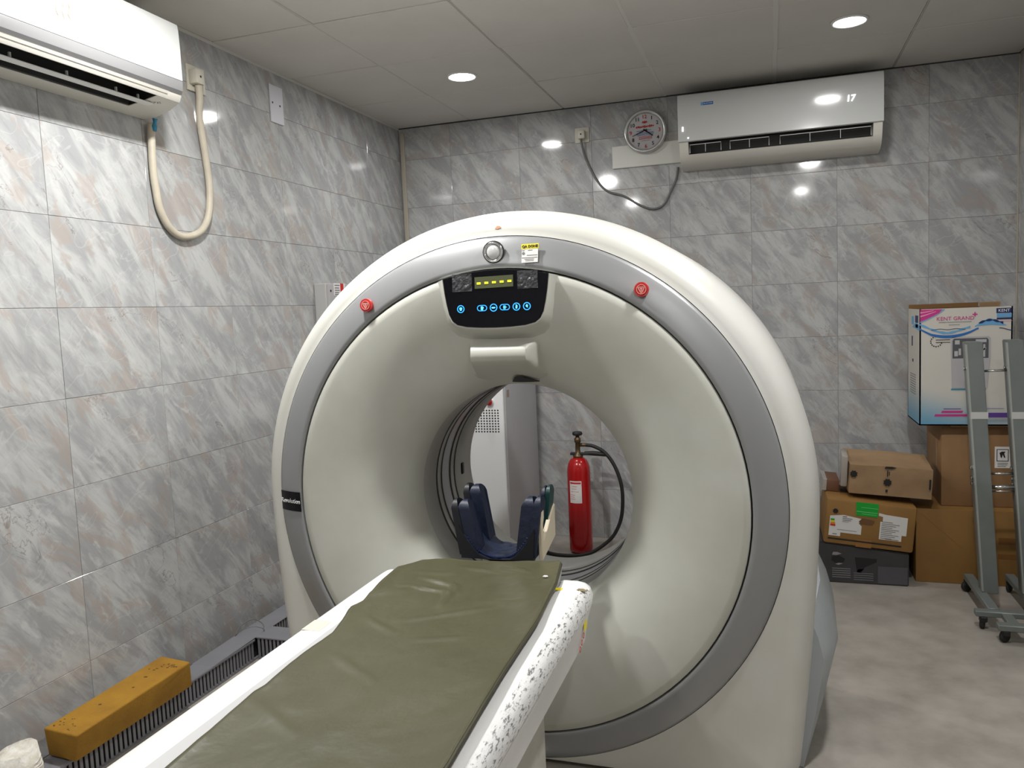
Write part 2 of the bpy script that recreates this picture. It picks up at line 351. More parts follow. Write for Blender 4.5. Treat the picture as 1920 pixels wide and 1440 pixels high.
# glazed wall tiles, one object each (mesh data shared between tiles of one size)
TILE_ME = {}
def tile_mesh(w, h):
    k = (round(w, 3), round(h, 3))
    if k not in TILE_ME:
        bm = bmesh.new(); g = 0.0006
        box(bm, (-w/2+g, -h/2+g, -0.009), (w/2-g, h/2-g, 0), 0.0008, 1)
        bmesh.ops.recalc_face_normals(bm, faces=bm.faces)
        me = bpy.data.meshes.new('tile'); bm.to_mesh(me); bm.free(); me.materials.append(MAT['marble']); TILE_ME[k] = me
    return TILE_ME[k]
def put_tile(parent, c, rv, uv, w, h, jit=0.0022):
    o = bpy.data.objects.new('tile', tile_mesh(w, h)); COL.objects.link(o); o.parent = parent
    nv = rv.cross(uv)
    T = Matrix((rv, uv, nv)).transposed().to_4x4(); T.translation = c
    J = Matrix.Rotation(random.uniform(-jit, jit), 4, 'X') @ Matrix.Rotation(random.uniform(-jit, jit), 4, 'Y')
    o.matrix_local = T @ J
def edges(a0, pitch, lo, hi):
    e = [lo]; k = math.ceil((lo-a0)/pitch+1e-6)
    while a0+k*pitch < hi-0.01:
        if a0+k*pitch > lo+0.01: e.append(a0+k*pitch)
        k += 1
    e.append(hi); return e
zb = edges(0.0035, 0.3022, 0.0, H)
xe = edges(2.161, 0.4523, 0.0, RW)
for x0, x1 in zip(xe, xe[1:]):
    for z0, z1 in zip(zb, zb[1:]): put_tile(w_back, Vector(((x0+x1)/2, 0, (z0+z1)/2)), XP, ZP, x1-x0, z1-z0)
zl = edges(-0.019, 0.3045, 0.0, H)
ye = edges(-2.7073, 0.4528, -4.98, 0.0)
for y0, y1 in zip(ye, ye[1:]):
    for z0, z1 in zip(zl, zl[1:]): put_tile(w_left, Vector((0, (y0+y1)/2, (z0+z1)/2)), YP, ZP, y1-y0, z1-z0)
yr = edges(-0.40, 0.4523, -4.98, 0.0)
for y0, y1 in zip(yr, yr[1:]):
    for z0, z1 in zip(zb, zb[1:]): put_tile(w_right, Vector((RW, (y0+y1)/2, (z0+z1)/2)), YM, ZP, y1-y0, z1-z0)
# behind the camera the walls are plain
for wname, (a, b), par in (('wall_left', ((-0.009, YF, 0), (0, -4.98, H)), w_left), ('wall_right', ((RW, YF, 0), (RW+0.009, -4.98, H)), w_right)):
    obj('plain_facing', bxm(a, b), MAT['wall'], par)

# lay-in ceiling: panels and T bars
gx = [0.0] + [0.493+0.6*k for k in range(5)] + [RW]
gy = [YF] + [-(0.608+0.6*k) for k in range(8, -1, -1)] + [0.0]
PAN = {}
LSET = {}
for x0, x1 in zip(gx, gx[1:]):
    for y0, y1 in zip(gy, gy[1:]):
        w, h = x1-x0, y1-y0; k = (round(w, 3), round(h, 3))
        if k not in PAN:
            bm = bmesh.new(); g = 0.0042; box(bm, (-w/2+g, -h/2+g, 0), (w/2-g, h/2-g, 0.012), 0.0025, 1)
            bmesh.ops.recalc_face_normals(bm, faces=bm.faces)
            me = bpy.data.meshes.new('ceiling_panel'); bm.to_mesh(me); bm.free(); me.materials.append(MAT['ceiling']); PAN[k] = me
        o = bpy.data.objects.new('ceiling_panel', PAN[k]); COL.objects.link(o); o.parent = ceil
        o.location = ((x0+x1)/2, (y0+y1)/2, H+random.uniform(-0.0012, 0.002)); o.rotation_euler = (random.uniform(-.0025, .0025), random.uniform(-.0025, .0025), 0)
for i, x in enumerate(gx[1:-1]):
    wd = 0.011 if i in (2, 3) else 0.0022
    obj('grid_bar', bxm((x-wd, YF, H-0.001 if wd > .01 else H+0.002), (x+wd, 0, H+0.012), 0.0008, 1), MAT['bar'], ceil)
for y in gy[1:-1]: obj('grid_bar', bxm((0, y-0.0022, H+0.004), (RW, y+0.0022, H+0.012)), MAT['bar'], ceil)
obj('edge_angle', bxm((0.0, YF, H-0.012), (0.004, 0, H+0.002)), MAT['bar'], ceil)
obj('edge_angle', bxm((0, -0.003, H-0.006), (RW, 0.0, H+0.002)), MAT['void'], ceil)
# beige cable trim running down the back-left corner
struct(obj('trim_1', bxm((0.012, -0.014, 0), (0.040, 0.0, H-0.03), 0.003, 1), MAT['trim']))
struct(obj('trim_2', bxm((RW-0.006, -0.008, 0), (RW, 0.0, H-0.01), 0.001, 1), MAT['trim']))

# ------------------------------------------------------------------ CT gantry
gantry = thing('ct_gantry', 'large round off-white CT scanner gantry with grey ring and open bore behind the patient table', 'scanner', (GX, GY+0.4, 0))
gf = lambda a, b, h: Vector((GX+a, h, GZ+b))
RB, RS = 0.358, 0.7155
def dish_y(r):
    t = min(max((r-RB)/(RS-RB), 0), 1)
    return GY + 0.185*(1-math.sqrt(max(0, 1-(1-t)**2.15)))
prof = [(RS, GY+0.03), (RS, GY+0.006), (RS-0.003, GY+0.001)]
for i in range(1, 29):
    t = 1-i/28; r = RB+(RS-0.004-RB)*(t**1.6); prof.append((r, dish_y(r)))
bm = bmesh.new(); lathe(bm, prof, gf, 128); obj('front_cover', bm, MAT['cover'], gantry, True)
bm = bmesh.new(); lathe(bm, [(0.70, GY+0.028), (0.735, GY+0.028)], gf, 96); obj('cover_seam', bm, MAT['seam'], gantry, True)
bm = bmesh.new(); lathe(bm, [(RS+0.004, GY+0.03), (RS+0.004, GY+0.004), (RS+0.007, GY), (0.735, GY+0.0015), (0.75, GY+0.0045), (0.77, GY+0.0105), (0.79, GY+0.018), (0.806, GY+0.0255), (0.815, GY+0.031), (0.817, GY+0.05)], gf, 128)
obj('trim_ring', bm, MAT['ring'], gantry, True)
RING_P = [(0.72, 0.0), (0.735, 0.0015), (0.75, 0.0045), (0.77, 0.0105), (0.79, 0.018), (0.806, 0.0255), (0.815, 0.031), (0.83, 0.04)]
def ring_y(r):
    for (a, ya), (b, yb) in zip(RING_P, RING_P[1:]):
        if r <= b: return GY+ya+(yb-ya)*max(0, (r-a)/(b-a))
    return GY+0.04
# bore
bm = bmesh.new(); lathe(bm, [(RB, dish_y(RB)), (RB, -2.225), (RB+0.006, -2.222), (RB+0.006, -2.212), (RB, -2.209), (RB, -2.182), (RB+0.006, -2.18), (RB+0.006, -2.17)], gf, 96); obj('bore_liner', bm, MAT['bore'], gantry, True)
bm = bmesh.new(); lathe(bm, [(RB+0.002, -2.17), (RB+0.002, -2.10)], gf, 96); obj('scan_window', bm, MAT['window'], gantry, True)
bm = bmesh.new(); lathe(bm, [(RB+0.006, -2.10), (RB+0.006, -2.09), (RB, -2.088), (RB, -2.06), (RB+0.006, -2.058), (RB+0.006, -2.047), (RB, -2.045), (RB+0.003, -1.95), (RB+0.008, -1.862), (RB+0.014, -1.855), (0.40, -1.80), (0.50, -1.74), (0.62, -1.71), (0.86, -1.70)], gf, 96); obj('bore_liner', bm, MAT['bore'], gantry, True)
for y in (-2.217, -2.175, -2.095, -2.0525):
    bm = bmesh.new(); lathe(bm, [(RB+0.0015, y-0.0055), (RB-0.0008, y-0.004), (RB-0.0008, y+0.004), (RB+0.0015, y+0.0055)], gf, 96); obj('groove_ring', bm, MAT['seam'], gantry, True)
c_ = gf(RB*math.cos(PI*1.0), RB*math.sin(PI*1.0), -1.97)
bm = bmesh.new(); box(bm, c_+Vector((-0.004, -0.011, -0.022)), c_+Vector((0.004, 0.011, 0.022)), 0.004, 2); obj('bore_microphone', bm, MAT['black'], gantry)
# shell: from the ring's edge over a flat front and rounded shoulder to the outline
def half_w(z, inset=0.0):
    if z >= GZ: return 0
    return 0.905 - 0.065*max(0, (GZ-z)/GZ)**1.5 - inset
def out_r(th, inset):
    s, c = math.sin(th), math.cos(th)
    if s >= 0: return 0.905-inset
    lo, hi = 0.0, 2.0
    for _ in range(40):
        m_ = (lo+hi)/2; z = GZ+m_*s
        if z > 0.012+inset*0.1 and abs(m_*c) < half_w(z, inset): lo = m_
        else: hi = m_
    return lo
NS = 192; secs = []
ths = [2*PI*i/NS for i in range(NS)]
Rin = [0.8165]*NS; Rm = [max(0.819, out_r(t, 0.086)) for t in ths]; Ro = [max(0.8195, out_r(t, 0.0)) for t in ths]
def sec(radii, y): return [(r*math.cos(t), r*math.sin(t), y) for r, t in zip(radii, ths)]
mixr = lambda k: [a+(b-a)*k for a, b in zip(Rm, Ro)]
secs = [sec(Rin, GY+0.055), sec([0.8175]*NS, GY+0.033), sec(Rm, GY+0.034)]
for k, y in ((0.18, 0.035), (0.38, 0.040), (0.58, 0.052), (0.75, 0.075), (0.88, 0.108), (0.96, 0.15), (1.0, 0.21), (1.0, 0.5), (1.0, 0.76), (0.97, 0.80), (0.85, 0.815)): secs.append(sec(mixr(k), GY+y))
bm = bmesh.new(); prev = None
for S in secs:
    cur = [bm.verts.new(gf(*p)) for p in S]
    if prev:
        for i in range(NS): bm.faces.new((prev[i], prev[(i+1) % NS], cur[(i+1) % NS], cur[i]))
    prev = cur
obj('outer_shell', bm, MAT['shell'], gantry, auto=50)
obj('plinth', bxm((GX-0.72, GY+0.12, 0.0), (GX+0.72, GY+0.75, 0.04)), MAT['mblack'], gantry)
# blue-grey skirt along the lower right flank
bm = bmesh.new()
def skirt_sec(y, x_in, xo0, xo1, xo2, z1, z2): return [(x_in, y, 0.004), (xo0, y, 0.004), (xo0+(xo1-xo0)*0.6, y, z1*0.55), (xo1, y, z1), (xo1-0.004, y, z1+0.03), (xo2+(xo1-xo2)*0.55, y, z1+(z2-z1)*0.6), (xo2, y, z2), (x_in, y, z2)]
ss = [skirt_sec(-2.315, 2.28, 2.332, 2.392, 2.356, 0.335, 0.47), skirt_sec(-2.275, 2.28, 2.336, 2.420, 2.370, 0.345, 0.505), skirt_sec(-2.14, 2.28, 2.345, 2.444, 2.392, 0.348, 0.535), skirt_sec(-1.78, 2.28, 2.350, 2.458, 2.40, 0.345, 0.53), skirt_sec(-1.72, 2.28, 2.345, 2.44, 2.385, 0.33, 0.50)]
rows = [[bm.verts.new(p) for p in s] for s in ss]
for A, B in zip(rows, rows[1:]):
    n = len(A)
    for i in range(n): bm.faces.new((A[i], A[(i+1) % n], B[(i+1) % n], B[i]))
bm.faces.new(rows[0]); bm.faces.new(rows[-1][::-1])
bmesh.ops.bevel(bm, geom=[e for e in bm.edges if e.calc_face_angle(0) > 0.35], offset=0.012, segments=3, profile=0.5, affect='EDGES')
lab(obj('side_skirt', bm, MAT['skirt'], gantry, auto=40), 'blue-grey plastic flank cover low on the right of the gantry')

# display hood and panel
def arc_top(x): return GZ + math.sqrt(max(0, (RS+0.001)**2-(x-GX)**2))
pan_r = [(1.644, 1.525), (1.639, 1.49), (1.633, 1.455), (1.626, 1.425), (1.616, 1.405), (1.600, 1.393), (1.57, 1.386), (1.525, 1.3825), (1.478, 1.3815)]
pan = [(x, arc_top(x)-0.001) for x in [1.312+0.332*i/12 for i in range(13)]] + pan_r[1:] + [(2*1.478-x, z) for x, z in pan_r[-2:0:-1]]
def hood_pt(x, z, k):
    """outline grown by k about the panel centre (not above the seam)"""
    cx_, cz_ = 1.478, 1.47
    x2 = cx_+(x-cx_)*(1+k*0.55); z2 = cz_+(z-cz_)*(1+k*1.9)
    return x2, min(z2, arc_top(x2)-0.0015)
bm = bmesh.new(); levels = [(0.26, lambda x, z: dish_y(math.hypot(x-GX, z-GZ))+0.0015), (0.15, lambda x, z: dish_y(math.hypot(x-GX, z-GZ))-0.0035-0.03*max(0, 1.44-z)), (0.06, lambda x, z: GY-0.009-0.04*(1.55-z)), (0.022, lambda x, z: GY-0.013-0.05*(1.55-z)), (0.0, lambda x, z: GY-0.0125-0.05*(1.55-z))]
prev = None
for k, fy in levels:
    cur = []
    for x, z in pan:
        X, Z = hood_pt(x, z, k); cur.append(bm.verts.new((X, fy(X, Z), Z)))
    if prev:
        n = len(cur)
        for i in range(n): bm.faces.new((prev[i], prev[(i+1) % n], cur[(i+1) % n], cur[i]))
    prev = cur
bm.faces.new(prev)
obj('display_hood', bm, MAT['cover'], gantry, auto=50)
PN = Vector((0, 0.05, 1)).normalized()                    # panel "up": it leans with the hood
def pp(x, z, d=0.0): return Vector((x, GY-0.0135-0.05*(1.55-z)-d, z))
bm = bmesh.new()
A = [bm.verts.new(pp(x, z, 0.0)) for x, z in pan]; B = [bm.verts.new(pp(1.478+(x-1.478)*0.985, 1.47+(z-1.47)*0.985, 0.003)) for x, z in pan]
n = len(A)
for i in range(n): bm.faces.new((A[i], A[(i+1) % n], B[(i+1) % n], B[i]))
bm.faces.new(B)
disp = obj('control_display', bm, MAT['black'], gantry)
for (x0, x1) in ((1.345, 1.408), (1.55, 1.612)):
    bm = bmesh.new()
    vs = [[bm.verts.new(pp(x0+(x1-x0)*i/9, 1.492+0.052*j/7, 0.0034+0.0022*random.random())) for i in range(10)] for j in range(8)]
    for j in range(7):
        for i in range(9): bm.faces.new((vs[j][i], vs[j][i+1], vs[j+1][i+1], vs[j+1][i]))
    lab(obj('protective_film', bm, MAT['film'], disp), 'wrinkled clear film still stuck beside the readout')
bm = bmesh.new(); poly(bm, [(-0.060, -0.017), (0.060, -0.0155), (0.060, 0.0185), (-0.060, 0.017)], pp(1.477, 1.5155, 0.0038), XP, PN, 0.001); obj('readout', bm, MAT['lcd'], disp)
for i in range(5):
    bm = bmesh.new(); rect(bm, -0.006, -0.0030, 0.006, 0.0030, pp(1.430+0.0240*i, 1.5138+0.0006*i, 0.0050), XP, PN, 0.0006)
    obj('readout_dash', bm, MAT['yellowlit'], disp)
for kind, x in (('o', 1.370), ('w', 1.438), ('o', 1.474), ('w', 1.509), ('o', 1.545), ('o', 1.577)):
    bm = bmesh.new(); c0 = pp(x, 1.4405, 0.0033)
    if kind == 'o': ringdisc(bm, c0, XP, PN, 0.0116, 0.0092, 0.001)
    else:
        po = [(0.007+0.009*math.cos(a), 0.009*math.sin(a)) for a in [-PI/2+PI*i/8 for i in range(9)]] + [(-0.007+0.009*math.cos(a), 0.009*math.sin(a)) for a in [PI/2+PI*i/8 for i in range(9)]]
        nv = XP.cross(PN)
        O = [bm.verts.new(c0+XP*u+PN*v+nv*0.001) for u, v in po]; I = [bm.verts.new(c0+XP*u*0.86+PN*v*0.78+nv*0.001) for u, v in po]
        for i in range(len(po)): bm.faces.new((O[i], O[(i+1) % len(po)], I[(i+1) % len(po)], I[i]))
    b_ = obj('touch_button', bm, MAT['bluelit'], disp)
icons = {1.370: [[(-.003, -.005), (.003, -.005), (.003, -.002), (.0045, 0), (.0045, .003), (.002, .005), (-.002, .005), (-.0045, .003), (-.0045, 0), (-.003, -.002)]], 1.438: [[(-.004, -.006), (.003, -.006), (.003, -.001), (.006, 0), (.002, .005), (-.004, .005)]], 1.474: [[(-.007, 0), (-.004, .002), (.004, .002), (.006, 0), (.003, -.0025), (-.004, -.0025)]],
         1.509: [[(-.004, -.006), (-.002, -.006), (-.002, .005), (-.004, .005)], [(0, -.006), (.002, -.006), (.002, .005), (0, .005)], [(-.005, -.001), (.006, -.001), (.006, .001), (-.005, .001)]], 1.545: [[(-.002, -.006), (.003, -.005), (.002, -.001), (.004, .001), (.001, .006), (-.003, .006), (-.001, .002), (-.003, 0)]], 1.577: [[(-.004, .001), (-.001, .006), (.004, .003), (.002, -.001), (.004, -.004), (-.001, -.003)]]}
for x, ps in icons.items():
    bm = bmesh.new()
    for p in ps: poly(bm, p, pp(x, 1.4405, 0.0036), XP, PN, 0.0006)
    obj('button_icon', bm, MAT['cyanlit'], disp)
# laser housing under the hood
bm = bmesh.new()
def hs(y_, z_, hw, n_=33, rnd=0.6):  # one row across x
    return [(1.486+hw*(-1+2*i/(n_-1)), y_, z_) for i in range(n_)]
rowsH = [hs(-2.470, 1.356, 0.124), hs(-2.498, 1.341, 0.121), hs(-2.519, 1.330, 0.118), hs(-2.530, 1.322, 0.116), hs(-2.536, 1.312, 0.115), hs(-2.538, 1.298, 0.115), hs(-2.536, 1.287, 0.116), hs(-2.528, 1.279, 0.118), hs(-2.498, 1.258, 0.124), hs(-2.455, 1.236, 0.130), hs(-2.405, 1.214, 0.138), hs(-2.350, 1.196, 0.145)]
VS = []
for r_, row in enumerate(rowsH):
    vv = []
    for i, (x, y, z) in enumerate(row):
        e = abs(2*i/(len(row)-1)-1); tt = min(1, max(0, (e-(0.80 if x < 1.486 else 0.66))/(0.20 if x < 1.486 else 0.34))); fall = tt*tt*(3-2*tt)
        yb = min(dish_y(min(math.hypot(x-GX, z-GZ), RS)), GY+0.15)+0.004
        if math.hypot(x-GX, z-GZ) < RB+0.003: z = GZ+math.sqrt(max(0.0, (RB+0.003)**2-(x-GX)**2))
        yy = y + (yb-y)*fall
        vv.append(bm.verts.new((x, yy, z)))
    VS.append(vv)
for A, B in zip(VS, VS[1:]):
    for i in range(len(A)-1): bm.faces.new((A[i], A[i+1], B[i+1], B[i]))
hb = obj('laser_housing', bm, MAT['cover'], gantry, auto=38)
# dark eye-shaped laser window on its sloping underside
bm = bmesh.new(); slope = Vector((0, -0.10, 0.043)).normalized()
eye = [(-0.036, -0.006), (-0.028, 0.004), (-0.018, 0.013), (-0.004, 0.0185), (0.010, 0.0165), (0.026, 0.008), (0.046, -0.003), (0.052, -0.0065), (0.02, -0.0085), (-0.01, -0.0085)]
poly(bm, [(u, v*1.9) for u, v in eye], (1.517, -2.4195, 1.2145), XP, slope, 0.003); lab(obj('laser_window', bm, MAT['mblack'], gantry), 'dark eye-shaped positioning laser window')
# emergency stops
def estop(x, z):
    c0 = Vector((x, GY+0.004, z)); r0 = math.hypot(x-GX, z-GZ)
    bm = bmesh.new(); ringdisc(bm, c0, XP, ZP, 0.0205, 0.0165, 0.012); b0 = obj('emergency_stop', bm, MAT['redbtn'], gantry, auto=40)
    bm = bmesh.new(); disc(bm, c0+Vector((0, -0.001, 0)), XP, ZP, 0.0178, 0.0125, 28, 0.0155); obj('button_cap', bm, MAT['redbtn'], b0, auto=40)
    bm = bmesh.new(); o_ = c0+Vector((0, -0.0138, 0))
    for a, b_ in (((-.0095, .006), (.0095, .006)), ((.0095, .006), (0, -.011)), ((0, -.011), (-.0095, .006))):
        d = Vector((b_[0]-a[0], b_[1]-a[1], 0)).normalized(); nx, ny = -d.y*0.0011, d.x*0.0011
        poly(bm, [(a[0]-nx, a[1]-ny), (b_[0]-nx, b_[1]-ny), (b_[0]+nx, b_[1]+ny), (a[0]+nx, a[1]+ny)], o_, XP, ZP)
    rect(bm, -.0035, .001, .0035, .0035, o_, XP, ZP); rect(bm, -.0012, -.005, .0012, .0012, o_, XP, ZP)
    ringdisc(bm, o_, XP, ZP, 0.0138, 0.0124, 0.0008)
    obj('stop_symbol', bm, MAT['pink'], b0)
estop(1.045, 1.466); estop(1.909, 1.473)
# chrome ring lamp on the ring
kc = Vector((1.473, GY+0.006, 1.605))
bm = bmesh.new(); lathe(bm, [(0.0235, 0), (0.0305, 0), (0.031, 0.006), (0.028, 0.0105), (0.0245, 0.009), (0.0225, 0.004)], lambda a, b, h: kc+Vector((a, -h, b)), 40, close=True)
kb = obj('ring_badge', bm, MAT['chrome'], gantry, True)
bm = bmesh.new(); lathe(bm, [(0.0, 0.012), (0.012, 0.0115), (0.019, 0.0085), (0.0215, 0.004), (0.0232, 0.0)], lambda a, b, h: kc+Vector((a, -h, b)), 40); obj('badge_centre', bm, MAT['acwhite'], kb, True)
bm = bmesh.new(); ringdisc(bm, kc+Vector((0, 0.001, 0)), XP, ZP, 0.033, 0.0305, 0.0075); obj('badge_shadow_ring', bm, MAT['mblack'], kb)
for (x, rr, sz) in ((1.475, 0.862, 0.011), (1.479, 0.842, 0.009)):
    bm = bmesh.new(); q = math.asin((x-GX)/rr); poly(bm, [(-sz, -sz*0.3), (-sz*0.2, -sz*0.55), (sz, -sz*0.15), (sz*0.7, sz*0.5), (-sz*0.3, sz*0.6)], (x, GY+(0.0545 if rr > 0.85 else 0.0365), GZ+rr), XP, Vector((0, 0.45 if rr > .85 else 0.12, 1)), 0.0015); obj('rust_spot', bm, mat('rust_orange', (0.62, 0.33, 0.20), 0.6), gantry)
# service sticker
so = Vector((1.5855, GY+0.0025, 1.594)); su = Vector((0, 0.22, 1)).normalized()
bm = bmesh.new(); rect(bm, -0.025, -0.0275, 0.0245, 0.0155, so, XP, su, 0.0012); st = obj('service_sticker', bm, MAT['paper'], gantry)
bm = bmesh.new(); rect(bm, -0.0265, 0.0135, 0.0265, 0.0285, so+Vector((0, -0.0006, 0)), XP, su, 0.0012); obj('yellow_header', bm, MAT['yellowp'], st)
text('header_lettering', 'QA DONE', 0.0105, so+su*0.021+Vector((0, -0.0024, 0)), XP, su, MAT['ink'], st, thick=0.0003)
bm = bmesh.new()
for z, x0, x1 in ((0.0095, -0.024, -0.016), (0.0095, -0.006, 0.008), (-0.0055, -0.009, 0.023), (-0.0125, -0.024, 0.023), (-0.017, -0.016, 0.013), (-0.0215, -0.013, 0.012)): rect(bm, x0, z-0.0006, x1, z+0.0006, so+Vector((0, -0.0013, 0)), XP, su)
disc(bm, so+Vector((-0.0195, -0.0013, 0.001)), XP, su, 0.0042, 0.0006, 16)
obj('sticker_print', bm, MAT['greytxt'], st)
# black badge with the model lettering on the left of the ring
bm = bmesh.new(); n = 10; dz = (0.858, 0.7925); rows = []
for z in dz:
    r_ = []
    for i in range(n+1):
        rr = 0.7225+(0.8155-0.7225)*i/n; x = GX-math.sqrt(rr*rr-(z-GZ)**2)
        yy = ring_y(rr) - 0.0028
        r_.append(bm.verts.new((x, yy, z)))
    rows.append(r_)
for i in range(n): bm.faces.new((rows[0][i], rows[0][i+1], rows[1][i+1], rows[1][i]))
bd = obj('name_badge', bm, MAT['black'], gantry, True)
text('badge_lettering', 'Revolution', 0.0215, Vector((0.712, GY+0.0075, 0.826)), Vector((1, -0.31, 0)), ZP, MAT['whitep'], bd, ext=0.0006)

# ------------------------------------------------------------------ patient table
table = thing('patient_table', 'long white CT patient table with scuffed right edge reaching into the gantry', 'table', (1.48, -3.6, 0))
TX0, TX1, TYF, TYN = 1.175, 1.785, -2.742, -4.62
prof = [(1.205, 0.520), (1.178, 0.535), (1.166, 0.60), (1.160, 0.665), (1.166, 0.684), (1.180, 0.693), (1.20, 0.695), (1.262, 0.695), (1.275, 0.690), (1.275, 0.672), (1.705, 0.672), (1.705, 0.690), (1.716, 0.695), (1.752, 0.695), (1.772, 0.691)]
prof2 = [(1.785, 0.682), (1.7915, 0.664)]
prof3 = [(1.7885, 0.640), (1.776, 0.60), (1.765, 0.535), (1.74, 0.520)]
def loft_y(bm, prof, ys, scale_end=None, closed=True, caps=True):
    rows = []
    for y, k in ys: rows.append([bm.verts.new((1.479+(x-1.479)*k, y, 0.60+(z-0.60)*k) if k != 1 else (x, y, z)) for x, z in prof])
    n = len(prof)
    for A, B in zip(rows, rows[1:]):
        for i in range(n if closed else n-1): bm.faces.new((A[i], A[(i+1) % n], B[(i+1) % n], B[i]))
    if caps and closed:
        bm.faces.new(rows[0]); bm.faces.new(rows[-1][::-1])
ys = [(TYF+0.018, 0.955), (TYF+0.012, 0.982), (TYF, 0.995), (TYF-0.02, 1), (-3.4, 1), (TYN, 1)]
bm = bmesh.new(); loft_y(bm, prof+prof2+prof3, ys); tb = obj('table_body', bm, MAT['table'], table, auto=35)
# worn edge guard along the right rail (thin shell proud of the body)
eg = [(1.768, 0.6940), (1.776, 0.6908), (1.7870, 0.6825), (1.7935, 0.664), (1.7905, 0.642)]
bm = bmesh.new(); rows = [[bm.verts.new((x, y, z)) for x, z in eg] for y in [TYF-0.03-0.08*i for i in range(24)]]
for A, B in zip(rows, rows[1:]):
    for i in range(len(eg)-1): bm.faces.new((A[i], A[i+1], B[i+1], B[i]))
lab(obj('edge_guard', bm, MAT['scuff'], table, True), 'right rail edge with paint rubbed through to metal')
# right side panel hanging under the rail, and its mirror on the left
for s in (1, -1):
    f = (lambda x: x) if s > 0 else (lambda x: 2*1.4775-x)
    bm = bmesh.new(); pr = [(f(1.70), 0.64), (f(1.772), 0.64), (f(1.768), 0.605), (f(1.761), 0.535), (f(1.748), 0.512), (f(1.70), 0.505)]
    loft_y(bm, pr, [(TYF-0.012, 1), (-3.4, 1), (TYN, 1)]); obj('side_panel', bm, MAT['tableside'], table, auto=35)
# safety sticker on the side panel
bm = bmesh.new(); rect(bm, -0.016, 0.0, 0.016, 0.026, (1.7790, -2.80, 0.588), YP, ZP, 0.001); obj('warning_sticker', bm, MAT['yellowp'], table)
bm = bmesh.new()
for k in range(3): ringdisc(bm, (1.7770-0.0022*k, -2.815-0.012*k, 0.578-0.014*k), YP, ZP, 0.008, 0.0062, 0.001, 16)
obj('red_ring_marks', bm, MAT['redp'], table)
obj('pedestal', bxm((1.305, -4.40, 0.03), (1.652, -2.775, 0.508), 0.012, 3), MAT['tableside'], table, auto=40)
obj('pedestal_base', bxm((1.26, -4.50, 0.0), (1.69, -2.80, 0.03), 0.01, 2), MAT['mblack'], table)
# cradle: shallow trough that slides forward, ending under the head holder
def cr_z(x): 
    t = (x-1.479)/0.225; return 0.684+0.0165*t*t
nx = 16
bm = bmesh.new(); ysC = [-2.615, -2.63, -2.75, -3.2, -3.8, -4.55]; top = []; bot = []
for j, y in enumerate(ysC):
    hw = 0.225 - (0.045 if j == 0 else 0.028 if j == 1 else 0.006 if j == 2 else 0)
    top.append([bm.verts.new((1.479+hw*(-1+2*i/nx), y, cr_z(1.479+hw*(-1+2*i/nx)))) for i in range(nx+1)])
    bot.append([bm.verts.new((v.co.x, y, v.co.z-0.018)) for v in top[-1]])
for G in (top, bot):
    for A, B in zip(G, G[1:]):
        for i in range(nx): bm.faces.new((A[i], A[i+1], B[i+1], B[i]))
for (A, B) in ((top[0], bot[0]), (top[-1], bot[-1])):
    for i in range(nx): bm.faces.new((A[i], A[i+1], B[i+1], B[i]))
for k in (0, nx):
    for j in range(len(ysC)-1): bm.faces.new((top[j][k], top[j+1][k], bot[j+1][k], bot[j][k]))
obj('cradle', bm, MAT['strip'], table, auto=40)
lab(obj('wear_patch', bxm((1.700, -2.815, 0.694), (1.722, -2.80, 0.6964)), MAT['yellowp'], table), 'yellow mark beside the mattress end')
obj('tape_patch', bxm((1.180, -3.19, 0.6945), (1.228, -3.13, 0.6957)), mat('tan_tape', (0.66, 0.60, 0.52), 0.5), table)
bm = bmesh.new(); poly(bm, [(-0.013, -0.006), (0.0, -0.011), (0.013, -0.014), (0.014, -0.004), (0.004, 0.005), (-0.010, 0.006)], (1.7725, -2.795, 0.6932), XP, YP, 0.001)
obj('chipped_paint', bm, mat('chip_brown', (0.22, 0.17, 0.09), 0.7), table)

# olive cover sheet
L_pts = [(-2.650, 1.345), (-2.672, 1.305), (-2.70, 1.275), (-2.79, 1.238), (-2.884, 1.243), (-3.037, 1.262), (-3.082, 1.252), (-3.149, 1.271), (-3.223, 1.286), (-3.33, 1.281), (-3.483, 1.287), (-3.515, 1.281), (-3.661, 1.294), (-3.778, 1.300), (-4.1, 1.29), (-4.5, 1.295)]
R_pts = [(-2.622, 1.668), (-2.640, 1.677), (-2.70, 1.688), (-2.812, 1.708), (-2.924, 1.718), (-3.07, 1.732), (-3.305, 1.738), (-3.542, 1.749), (-3.668, 1.757), (-4.1, 1.76), (-4.5, 1.755)]
def interp(P, y):
    for (a, xa), (b, xb) in zip(P, P[1:]):
        if b <= y <= a:
            t = (a-y)/(a-b); return xa+(xb-xa)*t
    return P[0][1] if y > P[0][0] else P[-1][1]
cover = bmesh.new(); NU, NV = 64, 220; grid = []
folds = [((1.335, -2.83), (1.43, -2.85), 0.0045, 0.011), ((1.43, -2.84), (1.462, -2.90), 0.0042, 0.009), ((1.445, -2.855), (1.452, -2.995), 0.005, 0.008), ((1.30, -2.905), (1.43, -2.893), 0.0045, 0.009), ((1.43, -2.893), (1.445, -2.92), 0.004, 0.009), ((1.30, -2.80), (1.40, -2.76), 0.003, 0.012),
         ((1.39, -3.10), (1.60, -2.98), 0.0025, 0.010), ((1.27, -2.99), (1.345, -2.91), 0.004, 0.012), ((1.52, -2.68), (1.60, -2.72), 0.004, 0.010), ((1.32, -3.12), (1.42, -3.17), 0.0022, 0.012), ((1.34, -3.32), (1.48, -3.40), 0.0022, 0.012), ((1.55, -2.95), (1.66, -2.93), 0.0015, 0.008), ((1.31, -3.55), (1.44, -3.62), 0.002, 0.014), ((1.40, -2.70), (1.56, -2.735), 0.0028, 0.012), ((1.47, -3.2), (1.58, -3.17), 0.0018, 0.01)]
